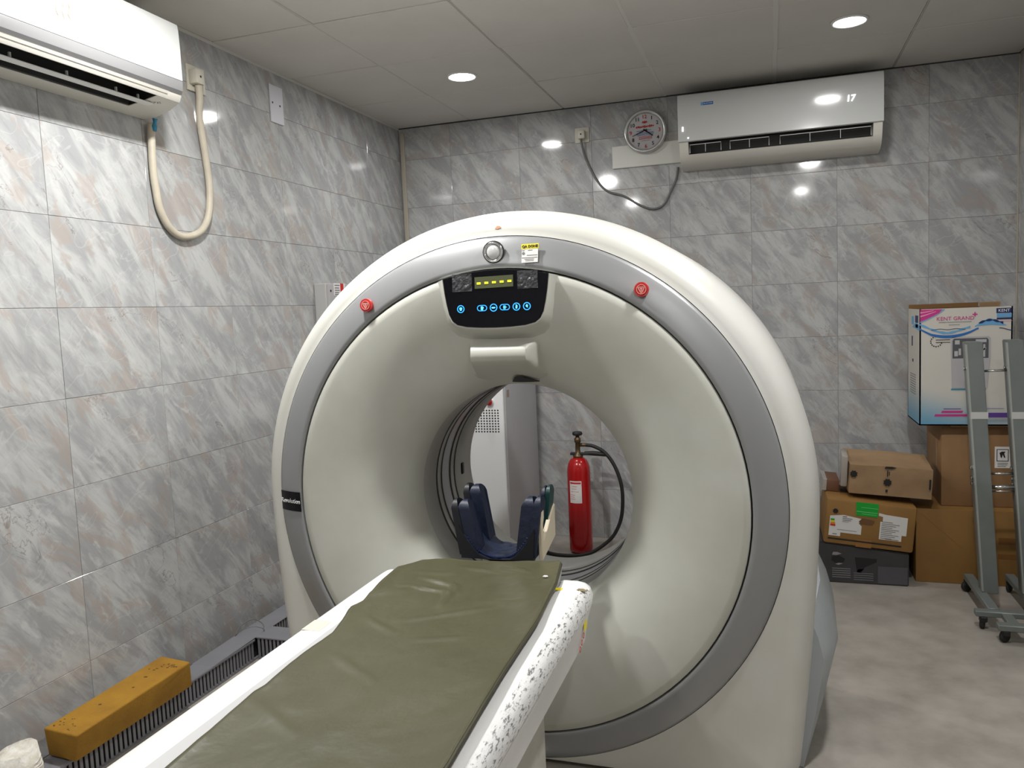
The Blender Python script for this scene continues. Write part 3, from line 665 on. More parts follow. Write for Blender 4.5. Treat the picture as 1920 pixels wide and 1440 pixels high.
def fold_h(x, y):
    h = 0
    for (ax, ay), (bx, by), a, w in folds:
        dx, dy = bx-ax, by-ay; L2 = dx*dx+dy*dy; t = max(0, min(1, ((x-ax)*dx+(y-ay)*dy)/L2))
        d2 = (x-ax-dx*t)**2+(y-ay-dy*t)**2
        h += 1.9*a*math.exp(-d2/(0.8*w*w))*math.sin(PI*(0.15+0.7*t))
    return h
for j in range(NV+1):
    row = []
    yb_ = -2.622 - (4.5-2.622)*((j/NV)**1.15)
    for i in range(NU+1):
        u = i/NU; y0 = yb_
        # far edge is slightly bowed and drops away at the left
        y = y0 - (0.028*(1-u)**2)*max(0, 1-(j/NV)*9)
        xl, xr = interp(L_pts, y), interp(R_pts, y); x = xl+(xr-xl)*u
        z = max(cr_z(x)+0.009, 0.6965 if (x < 1.276 or x > 1.703) else 0.0) if y < TYF else cr_z(x)+0.009
        z += 0.006*mnoise.noise((x*5, y*3.0, 0.3)) + 0.003*mnoise.noise((x*13, y*9, 1.7)) + 0.0012*abs(mnoise.noise((x*24+y*9, y*15-x*7, 4.1))) + fold_h(x, y)
        ed = min(u, 1-u, j/NV*4)
        z += 0.0035*math.exp(-(ed/0.02)**2)*0.6
        if y < TYF+0.005 and (x < 1.276 or x > 1.70): z = max(z, 0.699)
        row.append(cover.verts.new((x, y, z)))
    grid.append(row)
for A, B in zip(grid, grid[1:]):
    for i in range(NU): cover.faces.new((A[i], A[i+1], B[i+1], B[i]))
edge_loop = [v.co.copy() for v in [r[0] for r in grid]][::-1] + [v.co.copy() for v in grid[0]][1:] + [r[-1].co.copy() for r in grid][1:]
cv = obj('mattress_cover', cover, MAT['olive'], None, True, at=(1.48, -3.55, 0.70))
tag(cv, 'creased olive green vinyl mattress cover lying along the patient table', 'mattress')
md = cv.modifiers.new('thickness', 'SOLIDIFY'); md.thickness = 0.006; md.offset = -1
bm = bmesh.new(); tube(bm, [p+Vector((0, 0, -0.001)) for p in edge_loop[::2]], 0.0042, 6); obj('piping', bm, MAT['olivehem'], cv, True)
bm = bmesh.new(); poly(bm, [(-0.007, -0.003), (0.002, -0.006), (0.008, -0.001), (0.005, 0.004), (-0.003, 0.006)], (1.668, -2.773, 0.7145), XP, YP, 0.002); tag(obj('tissue_scrap', bm, MAT['paper'], None, at=(1.668, -2.773, 0.7145)), 'tiny white paper scrap on the olive cover near the bore', 'scrap')

# ------------------------------------------------------------------ head holder in the bore
hd = thing('head_holder', 'navy blue padded head holder with raised ears at the end of the olive cover', 'headrest', (1.482, -2.55, 0.69))
HX = 1.478
def trough(s):
    """s in [-1,1]: cushion cross-section, low in the middle and rising to the ears"""
    return HX+0.100*s, 0.708+0.072*abs(s)**2.6
NUh, NVh = 48, 26; bm = bmesh.new(); G = []
for j in range(NVh+1):
    v = j/NVh; y = -2.618+0.165*v; row = []
    for i in range(NUh+1):
        s_ = -1+2*i/NUh; x, z = trough(s_)
        q = math.exp(-((v-0.09)/0.05)**2)*0.004 + math.exp(-(min(v, 1-v)/0.03)**2)*0.010
        z += -q + 0.0035*mnoise.noise((x*34, y*22, 2.2)) + 0.0025*math.sin(s_*9+v*5)*math.sin(v*7+s_*3) - 0.004*math.exp(-((s_*0.6+v-0.75)/0.05)**2)*(s_ > 0) - 0.003*math.exp(-((s_*0.4-v+0.42)/0.05)**2)
        row.append(bm.verts.new((x, y, z)))
    G.append(row)
for A, B in zip(G, G[1:]):
    for i in range(NUh): bm.faces.new((A[i], A[i+1], B[i+1], B[i]))
pad = obj('padded_cushion', bm, MAT['navy'], hd, True)
md = pad.modifiers.new('thickness', 'SOLIDIFY'); md.thickness = 0.020; md.offset = -1
def ear(side, y0, y1, x_in, x_out, zt, m, name, bev, grow=0.0):
    """rounded upright pad: an arch in the y-z plane with thickness in x, leaning outwards"""
    yc, hw = (y0+y1)/2, (y1-y0)/2+grow; zr = zt-hw*0.9
    pts = [(yc-hw, 0.712)] + [(yc-hw*math.cos(PI*k/12), zr+hw*0.9*math.sin(PI*k/12)) for k in range(13)] + [(yc+hw, 0.712)]
    bm = bmesh.new(); prism(bm, pts, lambda u, v, d: Vector((d, u, v)), x_in, x_out)
    bmesh.ops.bevel(bm, geom=[e for e in bm.edges if e.calc_face_angle(0) > 0.6], offset=bev, segments=5, profile=0.5, affect='EDGES')
    xm = (x_in+x_out)/2; xh = abs(x_out-x_in)/2
    for v in bm.verts:
        t = (v.co.z-0.712)/(zt-0.712)
        tt = max(0, min(1, (t-0.72)/0.28)); v.co.x = xm+(v.co.x-xm)*math.sqrt(max(0.0, 1-0.92*tt*tt))
        v.co.x += side*(0.014*t-0.010*(1-t)**2) + 0.0018*mnoise.noise(v.co*40); v.co.z += 0.0015*mnoise.noise(v.co*33)
    return obj(name, bm, m, hd, auto=60)
for side in (-1, 1):
    for (y0, y1, zt) in ((-2.616, -2.560, 0.872 if side < 0 else 0.888), (-2.515, -2.458, 0.897)):
        if side > 0 and y0 > -2.55:
            lab(ear(side, y0, y1, HX+0.098, HX+0.112, zt, MAT['navy'], 'ear_pad', 0.006), 'rear right ear, seen edge on')
            lab(ear(side, y0+0.002, y1-0.002, HX+0.110, HX+0.128, zt+0.004, MAT['green'], 'ear_shell', 0.006), 'dark green outer side of the rear right ear')
            continue
        ear(side, y0, y1, HX+side*0.066, HX+side*0.110, zt, MAT['navy'], 'ear_pad', 0.021)
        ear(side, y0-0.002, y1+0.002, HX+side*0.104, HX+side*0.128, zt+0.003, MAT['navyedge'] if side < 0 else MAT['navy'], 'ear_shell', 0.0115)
# black face closing the trough at the front, cut to the cushion's curve
bm = bmesh.new(); pts = []
for i in range(25):
    x, z = trough(-1+2*i/24); pts.append((x, z-0.010))
fr = pts + [(HX+0.118, 0.80), (HX+0.112, 0.702), (HX-0.112, 0.702), (HX-0.118, 0.80)]
prism(bm, fr, lambda u, v, d: Vector((u, d, v)), -2.621, -2.600); obj('holder_front', bm, MAT['navyedge'], hd, auto=40)
bm = bmesh.new(); mst = mat('blue_stitch', (0.02, 0.035, 0.12), 0.5)
for i in range(34):
    s_ = -0.92+1.84*i/33; x, z = trough(s_); x2, z2 = trough(s_+0.035)
    tube(bm, [(x, -2.612, z-0.002), ((x+x2)/2, -2.616, (z+z2)/2+0.0012), (x2, -2.612, z2-0.002)], 0.0026, 5)
o_ = obj('seam_stitching', bm, mst, hd); o_['kind'] = 'stuff'
# beige shell on the right: upright clip at the front and a wedge rising to the rear
bm = bmesh.new(); prism(bm, [(-2.604, 0.700), (-2.455, 0.735), (-2.452, 0.835), (-2.470, 0.830), (-2.560, 0.765), (-2.590, 0.752), (-2.592, 0.810), (-2.577, 0.822), (-2.577, 0.862), (-2.590, 0.868), (-2.604, 0.855)], lambda u, v, d: Vector((d, u, v)), HX+0.124, HX+0.136)
bmesh.ops.bevel(bm, geom=bm.edges[:], offset=0.002, segments=2, affect='EDGES'); lab(obj('support_shell', bm, MAT['beige'], hd, auto=40), 'beige plastic support shell on the right side')
obj('mounting_tongue', bxm((HX-0.05, -2.613, 0.668), (HX+0.05, -2.47, 0.700), 0.004, 2), MAT['beige'], hd)

# ------------------------------------------------------------------ cabinet behind the gantry
cab = thing('power_cabinet', 'tall white equipment cabinet with perforated vent and red button seen through the bore', 'cabinet', (0.5, -0.33, 0))
obj('cabinet_body', bxm((0.16, -0.65, 0.07), (0.862, -0.035, 1.32), 0.012, 3), MAT['cabside'], cab, auto=40)  # side face's shade is put into the body colour, greyer than the door
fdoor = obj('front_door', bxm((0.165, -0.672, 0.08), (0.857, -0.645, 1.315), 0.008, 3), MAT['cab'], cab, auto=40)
obj('cabinet_plinth', bxm((0.18, -0.63, 0.0), (0.85, -0.05, 0.07)), MAT['mblack'], cab)
bm = bmesh.new()
for i in range(14):
    for j in range(9):
        disc(bm, (0.824-0.0165*i, -0.6718, 0.889-0.0148*j), XP, ZP, 0.0047, 0.0008, 10)
o_ = obj('vent_perforations', bm, MAT['mblack'], fdoor); o_['kind'] = 'stuff'
bm = bmesh.new(); c0 = Vector((0.782, -0.672, 0.937)); disc(bm, c0, XP, ZP, 0.021, 0.012, 28, 0.021); b0 = obj('stop_collar', bm, MAT['whitep'], cab, auto=40)
bm = bmesh.new(); lathe(bm, [(0, 0.030), (0.012, 0.029), (0.0175, 0.024), (0.0185, 0.016), (0.0165, 0.010)], lambda a, b, h: c0+Vector((a, -h, b)), 28); lab(obj('stop_button', bm, MAT['red'], b0, True), 'red mushroom button')
bm = bmesh.new(); rect(bm, -0.02, -0.02, 0.02, 0.02, (0.8625, -0.60, 0.975), YP, ZP, 0.001); obj('side_sticker', bm, mat('faded_sticker', (0.42, 0.34, 0.28), 0.6), cab)

# ------------------------------------------------------------------ fire extinguisher
ex = thing('fire_extinguisher', 'red cylinder fire extinguisher with black hose standing on the floor by the back wall', 'extinguisher', (1.178, -0.30, 0))
EX, EY = 1.178, -0.30
ef = lambda a, b, h: Vector((EX+a, EY+b, h))
bm = bmesh.new(); lathe(bm, [(0, 0.004), (0.058, 0.004), (0.066, 0.012), (0.068, 0.03), (0.068, 0.475), (0.0665, 0.50), (0.060, 0.528), (0.047, 0.551), (0.030, 0.563), (0.0, 0.566)], ef, 40); obj('cylinder', bm, MAT['red'], ex, True)
bm = bmesh.new(); lathe(bm, [(0.0, 0.56), (0.028, 0.56), (0.030, 0.575), (0.024, 0.58), (0.015, 0.59), (0.014, 0.65), (0.019, 0.652), (0.019, 0.675), (0.012, 0.68), (0.010, 0.695), (0.0, 0.70)], ef, 20); obj('valve_body', bm, MAT['brass'], ex, True)
bm = bmesh.new(); lathe(bm, [(0.0, 0.694), (0.026, 0.694), (0.030, 0.70), (0.030, 0.708), (0.026, 0.714), (0.0, 0.714)], ef, 10); obj('hand_wheel', bm, MAT['blackrub'], ex)
bm = bmesh.new(); box(bm, (EX-0.045, EY-0.014, 0.577), (EX+0.065, EY+0.014, 0.592), 0.004, 2); tube(bm, [(EX+0.04, EY, 0.588), (EX+0.09, EY, 0.588), (EX+0.165, EY-0.002, 0.583)], [0.011, 0.014, 0.013], 10); obj('carrying_handle', bm, MAT['blackrub'], ex, auto=40)
bm = bmesh.new(); tube(bm, [(EX+0.012, EY, 0.637), (EX+0.055, EY, 0.637)], 0.011, 10); obj('hose_coupling', bm, MAT['brass'], ex, True)
hose = spline([(EX+0.045, EY, 0.637), (EX+0.095, EY-0.004, 0.630), (EX+0.16, EY-0.008, 0.595), (EX+0.215, EY-0.012, 0.52), (EX+0.25, EY-0.015, 0.42), (EX+0.258, EY-0.018, 0.32), (EX+0.245, EY-0.02, 0.21), (EX+0.205, EY-0.03, 0.12), (EX+0.15, EY-0.05, 0.065), (EX+0.07, EY-0.10, 0.022), (EX-0.03, EY-0.13, 0.013), (EX-0.14, EY-0.12, 0.013), (EX-0.22, EY-0.06, 0.013)], 8)
bm = bmesh.new(); tube(bm, hose, 0.0105, 10); obj('hose', bm, MAT['blackrub'], ex, True)
bm = bmesh.new(); lathe(bm, [(0.0686, 0.305), (0.0686, 0.435)], ef, 14, PI*1.29, PI*1.64); lb = obj('instruction_label', bm, MAT['paper'], ex, True)
bm = bmesh.new()
for z0, z1, a0, a1 in ((0.418, 0.428, 1.31, 1.62), (0.402, 0.4045, 1.38, 1.52), (0.388, 0.390, 1.36, 1.50), (0.372, 0.374, 1.34, 1.56), (0.352, 0.354, 1.31, 1.45), (0.34, 0.342, 1.31, 1.44), (0.328, 0.33, 1.31, 1.46)): lathe(bm, [(0.0689, z0), (0.0689, z1)], ef, 8, PI*a0, PI*a1)
obj('label_print', bm, MAT['redp'], lb)

# ------------------------------------------------------------------ wall-mounted air conditioners
def make_ac(name, label, F, s0, s1, body, slot, front, lip, mats, group):
    """F(s,d,z)->xyz; body profile [(d,z)], slot = notch profile replacing indices, built as two end caps and a notched middle"""
    t = thing(name, label, 'air conditioner', F((s0+s1)/2, 0.02, body[-1][1]), group)
    prof, notched, (c0, c1) = body, slot['prof'], slot['ends']
    bm = bmesh.new()
    prism(bm, prof, lambda d, z, s: F(s, d, z), s0, c0); prism(bm, prof, lambda d, z, s: F(s, d, z), c1, s1); prism(bm, notched, lambda d, z, s: F(s, d, z), c0, c1)
    obj('casing', bm, MAT[mats[0]], t, auto=30)
    bm = bmesh.new(); prism(bm, slot['liner'], lambda d, z, s: F(s, d, z), c0+0.002, c1-0.002); obj('air_outlet', bm, MAT['mblack'], t)
    bm = bmesh.new(); prism(bm, front, lambda d, z, s: F(s, d, z), s0-0.004, s1+0.004)
    es = [e for e in bm.edges if e.calc_length() < 0.6]; 
    bmesh.ops.bevel(bm, geom=[e for e in bm.edges if abs((e.verts[0].co-e.verts[1].co).length) < 0.25 and e.calc_face_angle(0) > 0.5], offset=0.014, segments=4, affect='EDGES')
    obj('front_panel', bm, MAT['acwhite'], t, auto=30)
    if lip:
        bm = bmesh.new(); prism(bm, lip, lambda d, z, s: F(s, d, z), s0, s1); obj('lower_lip', bm, MAT['acgrey'], t, auto=30)
    return t
# left wall unit
FL = lambda s, d, z: Vector((d, s, z))
bodyL = [(0.002, 2.55), (0.14, 2.55), (0.222, 2.505), (0.236, 2.46), (0.236, 2.305), (0.228, 2.275), (0.222, 2.256), (0.205, 2.240), (0.14, 2.228), (0.075, 2.2185), (0.03, 2.214), (0.002, 2.212)]
notL = bodyL[:7] + [(0.205, 2.240), (0.190, 2.335), (0.090, 2.315), (0.075, 2.2185), (0.03, 2.214), (0.002, 2.212)]
def FLr(s, d, z):                                   # the right-hand end is rounded off towards the front
    if s > -2.30: s = s - 0.072*(max(0, d)/0.245)**2.2*(s+2.30)/0.065
    return Vector((d, s, z))
acl = make_ac('air_conditioner', 'white split air conditioner on the left wall with open louvre and beige pipe below', FLr, -3.34, -2.235, bodyL,
    dict(prof=notL, ends=(-3.26, -2.395), liner=[(0.2042, 2.2410), (0.189, 2.334), (0.091, 2.314), (0.0762, 2.2200), (0.082, 2.222), (0.096, 2.309), (0.184, 2.327), (0.199, 2.2405)]),
    [(0.215, 2.510), (0.232, 2.506), (0.241, 2.482), (0.2455, 2.42), (0.2455, 2.306), (0.234, 2.304)], [(0.225, 2.304), (0.2435, 2.305), (0.2435, 2.288), (0.238, 2.272), (0.226, 2.262)], ('acshell',), 'wall-mounted air conditioners')
for y in (-3.26, -2.395):
    sgn = 1 if y < -3 else -1
    bm = bmesh.new(); prism(bm, [(0.2042, 2.2412), (0.189, 2.334), (0.091, 2.314), (0.0762, 2.2205)], lambda d, z, s_: FL(s_, d, z), y+sgn*0.0005, y+sgn*0.002); obj('outlet_end', bm, MAT['mblack'], acl)
fl = obj('louvre_blade', bxm((0.128, -3.27, 2.2215), (0.156, -2.360, 2.2265), 0.002, 1, rotm('Y', -0.12, Vector((0.14, -2.8, 2.224)))), MAT['white'], acl)
for y in (-3.12, -2.92, -2.72, -2.52, -2.42): obj('blade_link', bxm((0.140, y-0.003, 2.226), (0.146, y+0.003, 2.246)), MAT['white'], fl)
bm = bmesh.new(); prism(bm, [(0.222, 2.262), (0.2265, 2.2605), (0.220, 2.2525), (0.215, 2.2525)], lambda d, z, s: FL(s, d, z), -3.32, -2.36); obj('outlet_ledge', bm, MAT['acshell'], acl)
for k in range(3):
    bm = bmesh.new(); rs = random.Random(40+k); y0, z0 = -2.835+0.022*k, 2.352+0.006*k
    pts = [(y0+0.004*math.sin(2.1*q+k), z0+0.012*q) for q in range(5)]
    tube(bm, [(0.2458, a, b) for a, b in pts], [0.0012, 0.003, 0.0018, 0.0026, 0.001], 5); obj('rust_mark', bm, mat('rust_tan', (0.52, 0.40, 0.27), 0.7), acl)
bm = bmesh.new(); oz = Vector((0.16, -2.345, 2.2318)); tv = Vector((0.065, 0, 0.012)).normalized()
for (u, v) in ((-0.012, 0), (-0.004, 0.004), (0.003, -0.002), (0.010, 0.003), (0.0, 0.010), (-0.008, -0.008)): rect(bm, u-0.003, v-0.0012, u+0.003, v+0.0012, oz+Vector((0, 0, -0.0012)), YP, tv, -0.0006)
obj('maker_mark', bm, MAT['greytxt'], acl)
# back wall unit
FB = lambda s, d, z: Vector((s, -d, z))
bodyB = [(0.002, 2.565), (0.14, 2.565), (0.190, 2.555), (0.196, 2.50), (0.196, 2.322), (0.19, 2.300), (0.178, 2.262), (0.166, 2.240), (0.14, 2.212), (0.09, 2.192), (0.002, 2.186)]
notB = bodyB[:5] + [(0.186, 2.318), (0.120, 2.325), (0.105, 2.258), (0.174, 2.250), (0.166, 2.240), (0.14, 2.212), (0.09, 2.192), (0.002, 2.186)]
acb = make_ac('air_conditioner', 'glossy white split air conditioner on the back wall showing 17, right of the clock', FB, 1.79, 2.818, bodyB,
    dict(prof=notB, ends=(1.838, 2.775), liner=[(0.1855, 2.3175), (0.1205, 2.3245), (0.1055, 2.2585), (0.172, 2.2505), (0.168, 2.2525), (0.112, 2.2605), (0.126, 2.318), (0.180, 2.3145)]),
    [(0.180, 2.568), (0.198, 2.567), (0.207, 2.552), (0.210, 2.50), (0.208, 2.40), (0.206, 2.318), (0.196, 2.314)], None, ('acshell',), 'wall-mounted air conditioners')
for k, (a, b) in enumerate(((1.846, 2.012), (2.060, 2.262), (2.318, 2.765))):
    bm = bmesh.new(); d, zt, zb_ = 0.176, 2.301, 2.2575
    tube(bm, [FB(a, d, zb_), FB(a, d, zt), FB(b, d, zt+0.001), FB(b, d, zb_)], 0.0016, 6)
    mids = [(a+b)/2] if k < 2 else [a+0.15, a+0.30]
    for m_ in mids: tube(bm, [FB(m_, d, zb_), FB(m_, d, zt)], 0.0014, 6)
    obj('wire_guard', bm, MAT['whitep'], acb)
bm = bmesh.new(); o_ = FB(1.945, 0.2102, 2.507); rect(bm, -0.022, -0.008, 0.032, 0.008, o_, XP, ZP, 0.001); lg = obj('maker_badge', bm, MAT['blue'], acb)
bm = bmesh.new(); rect(bm, -0.034, -0.0085, -0.024, 0.0085, o_, XP, ZP, 0.001); obj('badge_emblem', bm, MAT['lblue'], lg)
text('badge_lettering', 'BLUE STAR', 0.0095, o_+Vector((0.005, -0.0014, 0)), XP, ZP, MAT['whitep'], lg, ext=0.0003)
text('temperature_display', '17', 0.044, FB(2.664, 0.2108, 2.446), XP, ZP, MAT['digits'], acb, ext=0.0004, thick=0.0008, shear=0.1)
bm = bmesh.new(); tube(bm, [FB(1.812, 0.2085, 2.372), FB(1.812, 0.2085, 2.395)], 0.004, 8); obj('status_lamp', bm, MAT['digits'], acb)
bm = bmesh.new(); disc(bm, FB(1.84, 0.207, 2.334), XP, ZP, 0.004, 0.002, 12); obj('status_lamp', bm, MAT['digits'], acb)

# ------------------------------------------------------------------ sockets, plates, cables, clock
def socket(name, label, F, s0, s1, z0, z1, plug):
    t = thing(name, label, 'socket', F((s0+s1)/2, 0, (z0+z1)/2), 'air conditioner sockets')
    def bx(n, a, b, m, bev): 
        p, q = F(*a), F(*b); return obj(n, bxm([min(p[i], q[i]) for i in range(3)], [max(p[i], q[i]) for i in range(3)], bev, 2), m, t, auto=40)
    bx('face_plate', (s0, 0, z0), (s1, 0.010, z1), MAT['offwhite'], 0.003)
    a, b, c, d = plug; bx('plug', (a, 0.008, c), (b, 0.05, d), MAT['offwhite'], 0.008)
    pc = F((a+b)/2, 0.05, (c+d)/2); bm = bmesh.new(); rv, uv = (YP, ZP) if F is FL else (XP, ZP)
    disc(bm, pc, rv, uv, 0.005, 0.0008, 12); obj('plug_screw', bm, MAT['mblack'], t)
socket('wall_socket', 'aged white wall socket with plug beside the left air conditioner', FL, -1.987, -1.880, 2.385, 2.490, (-1.982, -1.930, 2.408, 2.468))
socket('wall_socket', 'aged white wall socket with plug left of the round clock', FB, 1.160, 1.246, 2.412, 2.500, (1.183, 1.226, 2.428, 2.480))
cabL = spline([(0.035, -1.954, 2.406), (0.03, -1.948, 2.354), (0.02, -1.945, 2.274), (0.018, -1.925, 2.134), (0.018, -1.913, 2.003), (0.018, -1.929, 1.894), (0.018, -1.969, 1.829), (0.018, -2.031, 1.794), (0.018, -2.112, 1.784), (0.018, -2.174, 1.816), (0.018, -2.214, 1.879), (0.018, -2.227, 1.949), (0.018, -2.233, 2.024), (0.02, -2.232, 2.13), (0.022, -2.228, 2.198)], 8)
bm = bmesh.new(); tube(bm, cabL, 0.0145, 12); cl = obj('cable_loop', bm, MAT['cable'], None, True, at=(0.02, -2.05, 1.79)); tag(cl, 'thick beige sleeved cable hanging in a loop below the left air conditioner', 'cable')
bm = bmesh.new(); tube(bm, [cabL[-1]+Vector((0.012, 0.0, -0.030)), cabL[-1]+Vector((0.014, 0, -0.012)), cabL[-1]+Vector((0.016, 0.002, 0.004)), cabL[-1]+Vector((0.02, 0.0, 0.016))], [0.008, 0.011, 0.006, 0.010], 12); lab(obj('tape_wrap', bm, MAT['bluetape'], cl, True), 'blue tape wrapped round the upper end')
cabB = spline([(1.203, -0.04, 2.430), (1.205, -0.03, 2.40), (1.224, -0.012, 2.31), (1.285, -0.010, 2.182), (1.347, -0.010, 2.114), (1.442, -0.010, 2.078), (1.535, -0.010, 2.018), (1.612, -0.010, 1.990), (1.675, -0.010, 2.010), (1.723, -0.010, 2.094), (1.750, -0.010, 2.150), (1.762, -0.010, 2.215)], 8)
bm = bmesh.new(); tube(bm, cabB, 0.0065, 10); tag(obj('power_cable', bm, MAT['gcable'], None, True, at=(1.5, -0.01, 2.0)), 'thin grey cable sagging from the socket to the back wall air conditioner', 'cable')
pl = thing('blank_plate', 'white blank electrical plate with two screws high on the left wall', 'plate', (0, -1.357, 2.465))
obj('plate_body', bxm((0, -1.411, 2.378), (0.008, -1.305, 2.555), 0.002, 1), mat('plate_white', (0.60, 0.60, 0.64), 0.4), pl)
bm = bmesh.new(); disc(bm, (0.0082, -1.395, 2.47), YP, ZP, 0.005, 0.001, 12); obj('screw', bm, MAT['mblack'], pl)
bm = bmesh.new(); disc(bm, (0.0082, -1.335, 2.465), YP, ZP, 0.005, 0.001, 12); obj('screw', bm, MAT['mblack'], pl)
bm = bmesh.new(); box(bm, (1.380, -0.012, 2.240), (1.806, 0, 2.369), 0.003, 1); tag(obj('cover_board', bm, mat('board_white', (0.62, 0.62, 0.57), 0.45), None, at=(1.59, 0, 2.30)), 'plain white board fixed behind the clock, left of the back air conditioner', 'board')
# clock
CX, CZ, CR = 1.581, 2.432, 0.124
ck = thing('wall_clock', 'round silver-rimmed wall clock with red and black numerals beside the air conditioner', 'clock', (CX, -0.013, CZ))
cf = lambda a, b, h: Vector((CX+a, -0.012-h, CZ+b))
bm = bmesh.new(); lathe(bm, [(CR-0.002, 0.0), (CR, 0.012), (CR-0.002, 0.028), (CR-0.008, 0.034), (CR-0.016, 0.033), (CR-0.021, 0.024), (CR-0.023, 0.018)], cf, 56); obj('rim', bm, MAT['silver'], ck, True)
bm = bmesh.new(); lathe(bm, [(CR-0.002, 0.001), (CR-0.002, 0.0), (0, 0)], cf, 40); obj('back_case', bm, MAT['silver'], ck)
bm = bmesh.new(); lathe(bm, [(CR-0.021, 0.017), (0, 0.017)], cf, 48); fc = obj('dial', bm, MAT['clockface'], ck)
TILT = 0.03
def cpt(r, deg, h=0.0178): 
    a = math.radians(90-deg)+TILT; return cf(r*math.cos(a), r*math.sin(a), h)
cr_ = Vector((math.cos(TILT), 0, math.sin(TILT))); cu_ = Vector((-math.sin(TILT), 0, math.cos(TILT)))
for k in range(1, 13): text('numeral', str(k), 0.029, cpt(0.083, 30*k), cr_, cu_, MAT['redp'] if k % 3 == 0 else MAT['ink'], fc, ext=0.0003, thick=0.0006)
bm = bmesh.new(); o_ = cf(0, 0, 0.0176)
poly(bm, [(-0.017, 0.050), (-0.009, 0.049), (0, 0.046), (0.010, 0.049), (0.017, 0.051), (0.010, 0.060), (0.005, 0.056), (0, 0.062), (-0.005, 0.056), (-0.010, 0.060)], o_, cr_, cu_)
for i in range(11): rect(bm, -0.052+0.0096*i, 0.023+0.004*math.sin(i*2.1)*0.4, -0.044+0.0096*i, 0.033+0.002*math.sin(i*1.7), o_, cr_, cu_)
for (u0, v0, u1, v1) in ((-0.037, -0.030, 0.037, -0.0275), (-0.037, -0.0425, 0.037, -0.040), (-0.037, -0.0425, -0.0345, -0.0275), (0.0345, -0.0425, 0.037, -0.0275), (-0.030, -0.0365, 0.03, -0.0335)): rect(bm, u0, v0, u1, v1, o_, cr_, cu_)
q_ = obj('dial_red_print', bm, MAT['redp'], fc); q_['kind'] = 'stuff'
bm = bmesh.new()
for v, u0, u1 in ((0.006, -0.05, 0.035), (-0.006, -0.046, 0.048), (-0.013, -0.05, 0.05), (-0.020, -0.046, 0.046)): rect(bm, u0, v-0.0014, u1, v+0.0014, o_, cr_, cu_)
q_ = obj('dial_blue_print', bm, MAT['blue'], fc); q_['kind'] = 'stuff'
bm = bmesh.new(); rect(bm, -0.025, -0.052, 0.028, -0.050, o_, cr_, cu_); obj('dial_small_print', bm, MAT['greytxt'], fc)
def hand(name, deg, L, w, h):
    a = math.radians(90-deg)+TILT; d = Vector((math.cos(a), 0, math.sin(a))); n_ = Vector((-math.sin(a), 0, math.cos(a)))
    bm = bmesh.new(); poly(bm, [(-0.012, -w), (L, -w*0.5), (L, w*0.5), (-0.012, w)], cf(0, 0.006, h), d, n_, 0.001); obj(name, bm, MAT['ink'], ck)
hand('hour_hand', 129, 0.056, 0.0042, 0.021); hand('minute_hand', 251, 0.079, 0.0032, 0.0235)
bm = bmesh.new(); disc(bm, cf(0, 0.006, 0.020), XP, ZP, 0.005, 0.006, 16); obj('hand_hub', bm, MAT['ink'], ck)
bm = bmesh.new(); lathe(bm, [(CR-0.020, 0.0262), (0, 0.0272)], cf, 40)
m_g, nt_g, b_g = new_mat('clock_glass'); b_g.inputs['Base Color'].default_value = (1, 1, 1, 1); b_g.inputs['Roughness'].default_value = 0.02; b_g.inputs['Transmission Weight'].default_value = 1.0; b_g.inputs['IOR'].default_value = 1.01
obj('clock_glass', bm, m_g, ck, True)
# distribution box on the left wall behind the gantry
db = thing('distribution_box', 'pale grey electrical box with red and white label on the left wall behind the gantry', 'electrical box', (0, -0.9, 1.25))
obj('box_body', bxm((0, -1.124, 1.0), (0.070, -0.70, 1.614), 0.003, 1), MAT['panel'], db)
obj('box_lid', bxm((0.066, -1.118, 1.005), (0.084, -0.705, 1.612), 0.003, 2), mat('panel_lid_grey', (0.43, 0.42, 0.425), 0.4), db)
for p_, r_, h_ in (((0.0842, -1.10, 1.575), 0.006, 0.0015), ((0.0842, -0.93, 1.575), 0.006, 0.0015), ((0.0842, -1.03, 1.40), 0.012, 0.004)):
    bm = bmesh.new(); disc(bm, p_, YP, ZP, r_, h_, 12); obj('lid_screw', bm, MAT['mblack'], db)
bm = bmesh.new(); rect(bm, -0.05, -0.035, 0.07, 0.03, (0.0845, -1.02, 1.585), YP, ZP); lb = obj('box_label', bm, MAT['paper'], db)
bm = bmesh.new(); rect(bm, 0.018, -0.038, 0.05, 0.03, (0.0852, -1.02, 1.585), YP, ZP); obj('red_block', bm, MAT['redp'], lb)
bm = bmesh.new()
for v, u1 in ((0.02, 0.012), (0.006, 0.006), (-0.006, 0.01), (-0.018, 0.0), (-0.028, 0.008)): rect(bm, -0.04, v-0.003, u1, v+0.002, (0.0852, -1.02, 1.585), YP, ZP)
obj('label_lines', bm, MAT['greytxt'], lb)

# ------------------------------------------------------------------ slotted cable duct, sponge and roll
DB, DW, DH = 0.060, 0.155, 0.100
def slotted(parent, p0, p1, side, name, n):
    """comb-slotted side wall: every finger is a part, all sharing one mesh"""
    p0, p1 = Vector(p0), Vector(p1); L = (p1-p0).length; d = (p1-p0)/L; side = Vector(side); w = L/n
    bm = bmesh.new(); a = Vector((0, 0, 0)); b = d*(w*0.56)+Vector((0, 0, DH-0.014))+side*0.003
    box(bm, [min(a[i], b[i]) for i in range(3)], [max(a[i], b[i]) for i in range(3)])
    bmesh.ops.recalc_face_normals(bm, faces=bm.faces)
    me = bpy.data.meshes.new(name); bm.to_mesh(me); bm.free(); me.materials.append(MAT['duct'])
    for i in range(n):
        o = bpy.data.objects.new(name, me); COL.objects.link(o); o.parent = parent; o.location = p0+d*(w*(i+0.2)) - wloc(parent)
